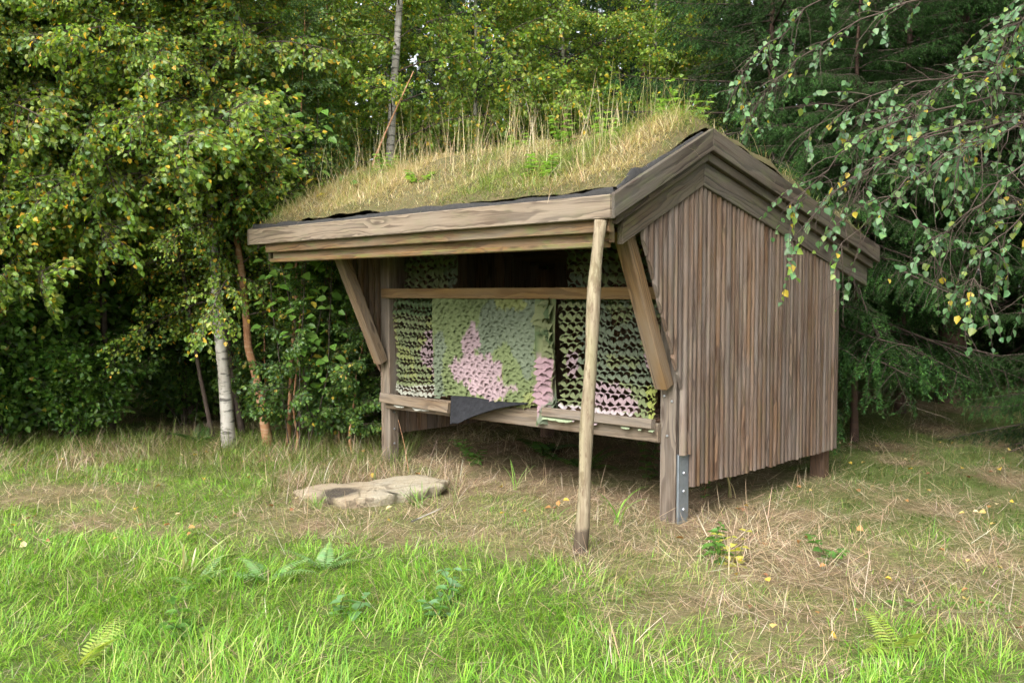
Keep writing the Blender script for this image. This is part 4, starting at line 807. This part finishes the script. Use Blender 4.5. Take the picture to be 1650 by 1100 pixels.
# ------------------------------------------------------------ overhanging birch beside the gable (its trunk stands beyond the frame)
def overhang():
    base=np.array([4.35,6.7]); z0=float(gz(*base)); root=empty('birch_tree',Matrix.Translation((base[0],base[1],z0)))
    tag(root,'birch reaching thin blue-green leafed branches over the shelter\'s slatted gable','tree')
    r=np.random.default_rng(5); P=trunk_pts(8.,(-.2,-.1),r,16,.02); v,f3,f4=tube(P,.10*np.clip(1-P[:,2]/8.,.02,1)**.8,10); obj('trunk',fmesh('trunk',v,f3,f4,[M['birch']],smooth=True),root)
    lm=[]
    for k in range(14):
        c=pick(BIRCH_BLUE[0],BIRCH_BLUE[1],1,.12) if k<12 else np.array([[.50,.38,.05]])
        V,_,F,C=leafset(np.zeros((1,3)),np.array([[1.,0,0]]),np.array([[0,0,1.]]),np.array([1.]),c,r.uniform(.1,.35),r.uniform(.38,.46)); lm.append(fmesh('leaf',V,None,F,[M['leaf']],C))
    # limbs: start point on the trunk, then way points (relative to root)
    limbs=[[(0,0,2.7),(-1.1,-.8,2.82),(-2.0,-1.15,2.58),(-2.4,-1.2,2.36),(-2.72,-1.15,2.0)],[(0,0,2.9),(-1.2,-.6,3.0),(-2.0,-.8,2.8),(-2.55,-.95,2.5)],[(0,0,2.6),(-1.0,-.9,2.65),(-1.8,-1.3,2.35),(-2.2,-1.35,2.05),(-2.45,-1.3,1.75)],
           [(0,0,2.6),(-1.0,-.7,2.72),(-1.9,-1.1,2.45),(-2.45,-1.2,2.10),(-2.75,-1.2,1.75)],
           [(0,0,2.5),(-.9,-.8,2.62),(-1.7,-1.2,2.50),(-2.2,-1.25,2.30),(-2.4,-1.2,2.05)],
           [(0,0,2.4),(-.7,-.8,2.45),(-1.4,-1.3,2.25),(-1.75,-1.4,1.95),(-1.95,-1.4,1.7)],
           [(0,0,2.2),(-.6,-.7,2.25),(-1.2,-1.2,2.05),(-1.6,-1.4,1.8),(-1.75,-1.45,1.5)],
           [(0,0,2.8),(-.8,-.9,2.75),(-1.5,-1.3,2.45),(-2.0,-1.5,2.2)],
           [(0,0,3.3),(-.6,-.6,3.3),(-1.2,-1.0,3.05),(-1.6,-1.2,2.75)],
           [(0,0,3.6),(-1.1,-.1,3.7),(-1.9,.1,3.5),(-2.4,.2,3.1),(-2.6,.2,2.8)],
           [(0,0,3.9),(-1.1,.1,4.0),(-2.0,.3,3.75),(-2.5,.3,3.35),(-2.7,.3,3.0)],
           [(0,0,2.0),(-.45,-.8,2.05),(-.9,-1.2,1.85),(-1.2,-1.4,1.6)],
           [(0,0,2.9),(-.5,-1.0,2.85),(-1.0,-1.5,2.5),(-1.3,-1.7,2.1)],
           [(0,0,3.0),(-.9,-.5,3.0),(-1.6,-.9,2.85),(-2.1,-1.0,2.55)],
           [(0,0,3.8),(-.6,-.9,3.7),(-1.2,-1.2,3.3),(-1.5,-1.3,2.95)]]
    cnt=0
    for li,wp in enumerate(limbs):
        wp=np.array(wp); t=np.linspace(0,len(wp)-1,22); X=np.column_stack([np.interp(t,range(len(wp)),wp[:,c]) for c in range(3)])
        for _ in range(3): X[1:-1]=(X[:-2]+2*X[1:-1]+X[2:])/4
        X[2:]+=r.normal(0,.012,(20,3)); a=Acc(); a.add(*tube(X,np.linspace(.010,.0012,22),5)); PL=[];DL=[]
        for k in range(29):
            i=r.integers(6,21); d=unit(X[i]-X[i-1]); tw=curve(X[i],d*.7+r.normal(0,.5,3),r.uniform(.2,.62),7,1.1,r,.13); a.add(*tube(tw,np.linspace(.0035,.001,8),3))
            if r.random()<.35: continue        # bare twig
            for s in np.arange(1.5,7,.55):
                i2=int(s); p=tw[i2]+(tw[min(i2+1,7)]-tw[i2])*(s-i2); dd=unit(tw[min(i2+1,7)]-tw[i2-1]); 
                if r.random()<.85: PL.append(p); DL.append(unit(dd*.4+np.array([0,0,-.7])+r.normal(0,.5,3)))
            for m in range(2):
                i2=r.integers(1,6); tw2=curve(tw[i2],unit(tw[i2+1]-tw[i2])*.5+r.normal(0,.6,3),r.uniform(.08,.2),4,.8,r,.15); a.add(*tube(tw2,np.linspace(.0018,.0008,5),3))
        br=obj('branch',a.mesh('overhang_branch',[M['twig']]),root)
        V=[];F=[];st=[]
        for q,(p,d) in enumerate(zip(PL,DL)):
            nn=unit(np.array([-.3,-.6,.8])+r.normal(0,.5,3)); s=r.uniform(.030,.058); Dv=Vector(d); Bv=Vector(np.cross(nn,d)).normalized(); Nv=Dv.cross(Bv)
            mm=Matrix(((Dv.x*s,Bv.x*s,Nv.x*s,p[0]),(Dv.y*s,Bv.y*s,Nv.y*s,p[1]),(Dv.z*s,Bv.z*s,Nv.z*s,p[2]),(0,0,0,1)))
            if cnt<300 and q<22: obj('leaf',lm[r.integers(14)],br,mm); cnt+=1
            else: st.append((p,d,nn,s))
        if st:
            n=len(st); V,_,F,C=leafset(np.array([q[0] for q in st]),np.array([q[1] for q in st]),np.array([q[2] for q in st]),np.array([q[3] for q in st]),pick(BIRCH_BLUE[0],BIRCH_BLUE[1],n))
            tag(obj('foliage',fmesh('foliage',V,None,F,[M['leaf']],C),br),kind='stuff')
    for k in range(60):  # the rest of its crown
        h=r.uniform(4.,7.8); az=r.uniform(0,6.28); wm,l2=BV[r.integers(6)]; b=obj('branch',wm,root,aim((np.interp(h,P[:,2],P[:,0]),np.interp(h,P[:,2],P[:,1]),h),(math.cos(az),math.sin(az),.4),r.uniform(.7,1.1))); tag(obj('foliage',l2,b),kind='stuff')
overhang()
#PLANTS
# ------------------------------------------------------------ distant wood: one closed mass of foliage behind everything
def far_wood():
    n=110000; an=rng.uniform(-.25,math.pi+.25,n); rad=rng.uniform(23,31,n); x=np.cos(an)*rad; y=np.sin(an)*rad+2; top=10+6*vnoise(an*9,an*0,1,3)+2.5*vnoise(an*30,an*0,1,9)
    z=rng.random(n)**.85*top; P=np.stack([x,y,z],1); D=rng.normal(0,1,(n,3)); D[:,2]-=.4; N_=rng.normal(0,.7,(n,3))+np.stack([-np.cos(an),-np.sin(an),np.full(n,.5)],1)
    V,_,F,C=leafset(P,D,N_,rng.uniform(.22,.42,n),pick([(.035,.075,.018),(.05,.10,.02),(.025,.055,.018),(.08,.115,.025)],[4,3,3,1],n),.2,.42)
    tag(obj('far_wood',fmesh('far_wood',V,None,F,[M['leaf']],C)),'dark mass of the far wood closing the view','wood',kind='stuff')
far_wood()
# ------------------------------------------------------------ single plants
LM={}
def leafmesh(col,broad,fold=.2):
    k=(col,broad)
    if k not in LM:
        V,_,F,C=leafset(np.zeros((1,3)),np.array([[1.,0,0]]),np.array([[0,0,1.]]),np.array([1.]),np.array([col]),fold,broad); LM[k]=fmesh('leaf',V,None,F,[M['leaf']],C)
    return LM[k]
def place_leaf(parent,p,d,nn,s,me):
    Dv=Vector(d).normalized(); Bv=Vector(nn).cross(Dv).normalized(); Nv=Dv.cross(Bv)
    return obj('leaf',me,parent,Matrix(((Dv.x*s,Bv.x*s,Nv.x*s,p[0]),(Dv.y*s,Bv.y*s,Nv.y*s,p[1]),(Dv.z*s,Bv.z*s,Nv.z*s,p[2]),(0,0,0,1))))
def rootat(name,label,cat,x,y,z=None,group=None):
    z=float(gz(x,y)) if z is None else z
    return tag(empty(name,Matrix.Translation((x,y,z))),label,cat,group)
def fern(label,x,y,n,L,cols,seed,az0=None,el=.7,broad=.085,name='fern',pin=.23):
    r=np.random.default_rng(seed); root=rootat(name,label,name,x,y)
    for k in range(n):
        az=(r.uniform(0,6.28) if az0 is None else az0+r.normal(0,.5)); e=el+r.normal(0,.15)
        c=curve((0,0,-.01),(math.cos(az)*math.cos(e),math.sin(az)*math.cos(e),math.sin(e)),L*r.uniform(.75,1.1),14,.9,r,.02)
        a=Acc(); a.add(*tube(c,np.linspace(.0025,.0008,15),4),col=np.array(cols[0])*.8)
        P=[];D=[];N_=[];S_=[]
        for q in np.linspace(2.,13.8,16):
            i=int(q); p=c[i]+(c[min(i+1,14)]-c[i])*(q-i); d=unit(c[min(i+1,14)]-c[i-1]); sd=unit(np.cross(d,[0,0,1.])); f=math.sin(min(1,(q-1)/4)*1.57)*(1-(q-2)/13.)**.8+.06
            for sg in (-1,1): P.append(p); D.append(sd*sg+d*.35+np.array([0,0,-.15])); N_.append(np.cross(sd,d)+r.normal(0,.1,3)); S_.append(L*pin*f)
        P,D,N_,S_=map(np.array,(P,D,N_,S_)); V,_,F,C=leafset(P,D,N_,S_,pick(cols,[1]*len(cols),len(P),.1),.12,broad); a.add(V,None,F,C)
        obj('frond',a.mesh('frond',[M['leaf']]),root)
def herb(name,label,x,y,H,pairs,ls,broad,cols,seed,z=None,stems=1,lean=.15,cat='plant',group=None,start=.15,whorl=2,droop=.2,stemcol=(.12,.14,.05)):
    r=np.random.default_rng(seed); root=rootat(name,label,cat,x,y,z,group)
    for s_ in range(stems):
        az=r.uniform(0,6.28); l=lean*r.uniform(.3,1.5)*(1 if stems==1 else 2); c=curve((r.normal(0,.02)*stems,r.normal(0,.02)*stems,-.02),(math.cos(az)*l,math.sin(az)*l,1),H*r.uniform(.75,1.1),8,.1,r,.05)
        V,_,F=tube(c,np.linspace(.0035,.0012,9),5); obj('stem',fmesh('stem',V,None,F,[M['leaf']],np.broadcast_to(stemcol,(len(V),3))),root)
        for k in range(pairs):
            q=(start+(1-start)*k/max(1,pairs-1))*7.9; i=int(q); p=c[i]+(c[i+1]-c[i])*(q-i); a0=k*1.57+r.normal(0,.3); sz=ls*(1-.45*k/pairs)*r.uniform(.8,1.15)
            for w_ in range(whorl):
                a=a0+w_*2*math.pi/whorl; d=(math.cos(a),math.sin(a),r.uniform(-.1,.5)-droop); nn=(-.2*math.cos(a)+r.normal(0,.2),-.2*math.sin(a)+r.normal(0,.2),1)
                place_leaf(root,p,d,nn,sz,leafmesh(cols[r.integers(len(cols))],broad))
    return root
def tuft(label,x,y,n,H,W,cols,seed,z=None,M0=None,lean=(.05,.45),curl=(.3,1.4)):
    r=np.random.default_rng(seed); root=rootat('grass_tuft',label,'grass tuft',x,y,z)
    for k in range(n):
        P=np.array([[r.normal(0,.015),r.normal(0,.015),-.01]]); V,F3,F4,C=blades(P,np.array([H*r.uniform(.6,1.15)]),np.array([W*r.uniform(.8,1.2)]),np.array([r.uniform(0,6.28)]),np.array([r.uniform(*lean)]),np.array([r.uniform(*curl)]),pick(cols,[1]*len(cols),1),seg=5)
        obj('blade',fmesh('blade',V,F3,F4,[M['grass']],C,smooth=True),root)
LG=(.16,.30,.05); MG=(.09,.20,.035); YG=(.34,.40,.10); BG=(.10,.22,.10)
fern('pale yellow-green fern spread in the lush foreground grass',-1.74,3.60,4,.30,[(.40,.47,.12),(.32,.42,.09)],1,None,.95)
fern('small yellowish fern in the thin grass by the clover patch',1.62,3.76,5,.28,[(.36,.44,.09),(.28,.38,.07)],2,None,.85)
fern('dark green fern growing under the sill behind the leaning pole',.62,7.75,9,.42,[(.07,.14,.03),(.10,.18,.04)],3)
fern('second dark fern further back in the shade under the shelter',.30,8.5,8,.46,[(.06,.13,.03),(.09,.16,.035)],4)
fern('fern beside the white birch trunk at the wood edge',-3.1,9.0,7,.4,[(.06,.13,.03)],5)
for k,(x,y,l) in enumerate([(-1.28,4.70,'spreading grey-green thistle rosette with the longest leaves in the lush grass'),(-1.62,4.62,'smaller grey-green thistle rosette beside the broad-bladed pale grass clump'),(-1.02,4.88,'grey-green thistle rosette nearest the stone slab')]):
    fern(l,x,y,5,[.30,.22,.25][k],[(.24,.38,.15),(.19,.33,.12)],10+k,None,.85,.13,'thistle',.24)
herb('herb','leafy dark herb with broad pale leaves in the middle of the lush grass',-.36,4.28,.26,5,.085,.28,[(.17,.30,.15),(.12,.25,.08)],20,stems=3,lean=.5)
herb('herb','pale round-leaved herb in the lush grass',-.73,4.15,.24,4,.08,.42,[(.18,.33,.14)],21,stems=2,lean=.4)
herb('herb','low broad-leaved herb beside the pale fern',-1.35,3.95,.24,4,.085,.32,[(.17,.33,.08),MG],22,stems=3,lean=.5)
herb('nettle','green nettle with pointed leaves in the straw before the anchored post',1.19,5.20,.24,6,.095,.24,[MG,(.11,.24,.045)],23,stems=3,lean=.45)
herb('yellow_herb','yellowing herb next to the nettle in the straw',1.27,4.95,.22,5,.065,.42,[(.42,.42,.08),(.50,.46,.10)],24,stems=3,lean=.45)
herb('raspberry_seedling','small raspberry seedling at the foot of the slatted wall',1.43,6.72,.27,4,.06,.40,[MG,LG],25,whorl=3,stemcol=(.25,.10,.06))
herb('bramble','low green bramble in the grass away from the shelter wall',1.74,5.02,.18,4,.065,.42,[MG,(.08,.18,.04)],26,stems=3,lean=.6,whorl=3)
herb('bramble','leafy bramble in the shade beneath the shelter by the anchored post',1.05,7.35,.35,6,.07,.42,[(.08,.17,.03)],27,stems=2,whorl=3)
herb('bramble','leafy bramble in the shade beneath the shelter by the far wall',-.35,8.0,.30,6,.08,.42,[(.08,.17,.03)],28,stems=3,whorl=3,lean=.3)
for k in range(26):
    x=1.75+rng.uniform(0,.85); y=3.75+rng.uniform(0,.7); herb('clover','low clover sprig in the green patch of thin grass',float(x),float(y),.06,2,.030,.48,[LG,MG],300+k,whorl=3,lean=.4,group='clover patch sprigs')
tuft('tall bright sedge tuft in the straw between the pole and the anchored post',.68,5.85,9,.42,.011,[(.24,.40,.08),(.17,.33,.06)],30)
tuft('green sedge tuft in the straw between the stone and the pole',.02,6.95,8,.26,.009,[(.20,.34,.07)],31)
tuft('short green tuft in the straw near the foot of the pole',.28,6.0,5,.20,.009,[(.17,.32,.06)],32)
tuft('coarse tuft overhanging the edge of the stone slab',-.66,6.36,26,.24,.006,[(.14,.28,.04),(.20,.34,.06)],33,lean=(.1,.8))
tuft('tuft of grass along the scorched end of the stone slab',-1.36,6.30,26,.18,.006,[(.14,.28,.04),(.20,.34,.06)],34,lean=(.1,.9))
tuft('broad-bladed pale grass clump with dry leaves in the lush meadow',-1.75,4.85,9,.34,.014,[(.34,.42,.16),(.55,.48,.30)],35,lean=(.2,.9))
tuft('weed tuft at the bottom edge of the slatted wall',1.62,6.65,7,.30,.007,[(.22,.28,.08),(.40,.34,.16)],36)
# herbs on the turf roof
def rloc(lx,ly):
    lz=float(turf_z(np.array(lx),np.array(ly)))-.01; p=S@Vector((lx,ly,lz)); return p
for k,(lx,ly,H,lab) in enumerate([(-.62,-.48,.22,'raspberry shoot on the turf roof just above the eave'),(-.50,-.05,.24,'pale raspberry shoot near the ridge of the turf roof'),(-.95,.10,.26,'leafy raspberry clump on the ridge of the turf roof'),(-2.1,-.35,.14,'low herb halfway along the turf roof'),(-1.45,.05,.2,'herb standing among tall stalks on the turf roof'),(-2.9,.0,.25,'green herb at the far end of the turf roof'),(-.2,.22,.28,'tall leafy herb behind the ridge by the gable peak'),(-.05,.35,.34,'second leafy herb behind the ridge by the gable peak')]):
    p=rloc(lx,ly); herb('roof_herb',lab,p.x,p.y,H,6,.065,.40,[(.22,.36,.09),(.16,.29,.06)],50+k,z=p.z,stems=4,lean=.3,whorl=3)
# broad-leaved bush with its leaves one by one
def hazel():
    root=rootat('sallow_bush','bright broad-leaved sallow pushing up beside the end of the turf roof','shrub',-2.02,8.62); r=np.random.default_rng(77); cnt=0
    for k in range(6):
        x0=r.uniform(-.1,.1); c=curve((x0,r.normal(0,.05),0),(r.normal(.06,.14),r.normal(-.06,.06),1),r.uniform(2.2,3.3),16,-.0,r,.04); V,_,F=tube(c,np.linspace(.006,.0015,17),5)
        st=obj('stem',fmesh('stem',V,None,F,[M['twig']]),root)
        for q in np.arange(4.,16,.25):
            i=int(q); p=c[i]+(c[i+1]-c[i])*(q-i); a=cnt*2.4; tw=np.array([math.cos(a),math.sin(a),.5])*r.uniform(.04,.16); d=np.array([math.cos(a),math.sin(a),-.35])+r.normal(0,.25,3)
            place_leaf(st,p+tw,d,np.array([-.1,-.45,.8])+r.normal(0,.25,3),r.uniform(.075,.125),leafmesh([(.12,.25,.04),(.16,.29,.05),(.10,.20,.035),(.17,.30,.06),(.45,.36,.05)][r.integers(0,5) if r.random()<.25 else r.integers(0,4)],.36)); cnt+=1
hazel()
# dead stick leaning up from the roof end, dry stalks, sticks
def stick(label,pts,r0,mat,name='stick'):
    P=np.array(pts,float); t=np.linspace(0,len(P)-1,12); X=np.column_stack([np.interp(t,range(len(P)),P[:,c]) for c in range(3)]); X[1:-1]=(X[:-2]+2*X[1:-1]+X[2:])/4
    v,f3,f4=tube(X,np.linspace(r0,r0*.35,12),6,True); return tag(obj(name,fmesh(name,v,f3,f4,[mat],smooth=True)),label,'stick')
stick('bare dead stick leaning up from the far end of the turf roof',[(-1.52,8.85,2.02),(-1.36,8.95,2.75),(-1.22,9.0,3.10),(-.96,9.02,3.66)],.016,M['birch_young'])
stick('thin pale stick lying on the green grass below the stone',[(-.62,5.55,.10),(-.45,5.68,.15)],.006,M['birch'])
stick('thin dry stem standing in the shade under the sill',[(-.86,7.55,0),(-.90,7.57,.25),(-.95,7.58,.45)],.004,M['birch_young'])
# fallen leaves
fl=[]
for c in [(.48,.36,.12),(.50,.41,.22),(.36,.19,.07),(.24,.12,.06),(.52,.37,.06)]:
    for bw in (.38,.46):
        V,_,F,C=leafset(np.zeros((1,3)),np.array([[1.,0,0]]),np.array([[0,0,1.]]),np.array([1.]),np.array([c]),.45,bw); fl.append(fmesh('fallen_leaf',V,None,F,[M['dry']],C))
r=np.random.default_rng(9); made=0
while made<170:
    if made<100: y=math.sqrt(r.uniform(3.6**2,9.5**2)); x=r.uniform(.15,.62)*y
    else: y=math.sqrt(r.uniform(5.2**2,8.6**2)); x=r.uniform(-.62,.1)*y
    lx,ly=shel(x,y)
    if (-3.1<lx<.25 and ly>-.05 and ly<2.3) or on_stone(x,y): continue
    right=made<100
    s=r.uniform(.028,.052); a=r.uniform(0,6.28); q=Matrix.Translation((x,y,float(gz(x,y))+r.uniform(.03,.07)))@Matrix.Rotation(a,4,'Z')@Matrix.Rotation(r.normal(0,.35),4,'X')@Matrix.Rotation(r.normal(0,.3),4,'Y')@Matrix.Scale(s,4)
    o=obj('fallen_leaf',fl[r.integers(10)],None,q); tag(o,'small yellow-brown fallen leaf on the grass beyond the slatted wall' if right else 'small yellow-brown fallen leaf in the grass round the stone slab','leaf','fallen leaves beyond the wall' if right else 'fallen leaves round the stone'); made+=1
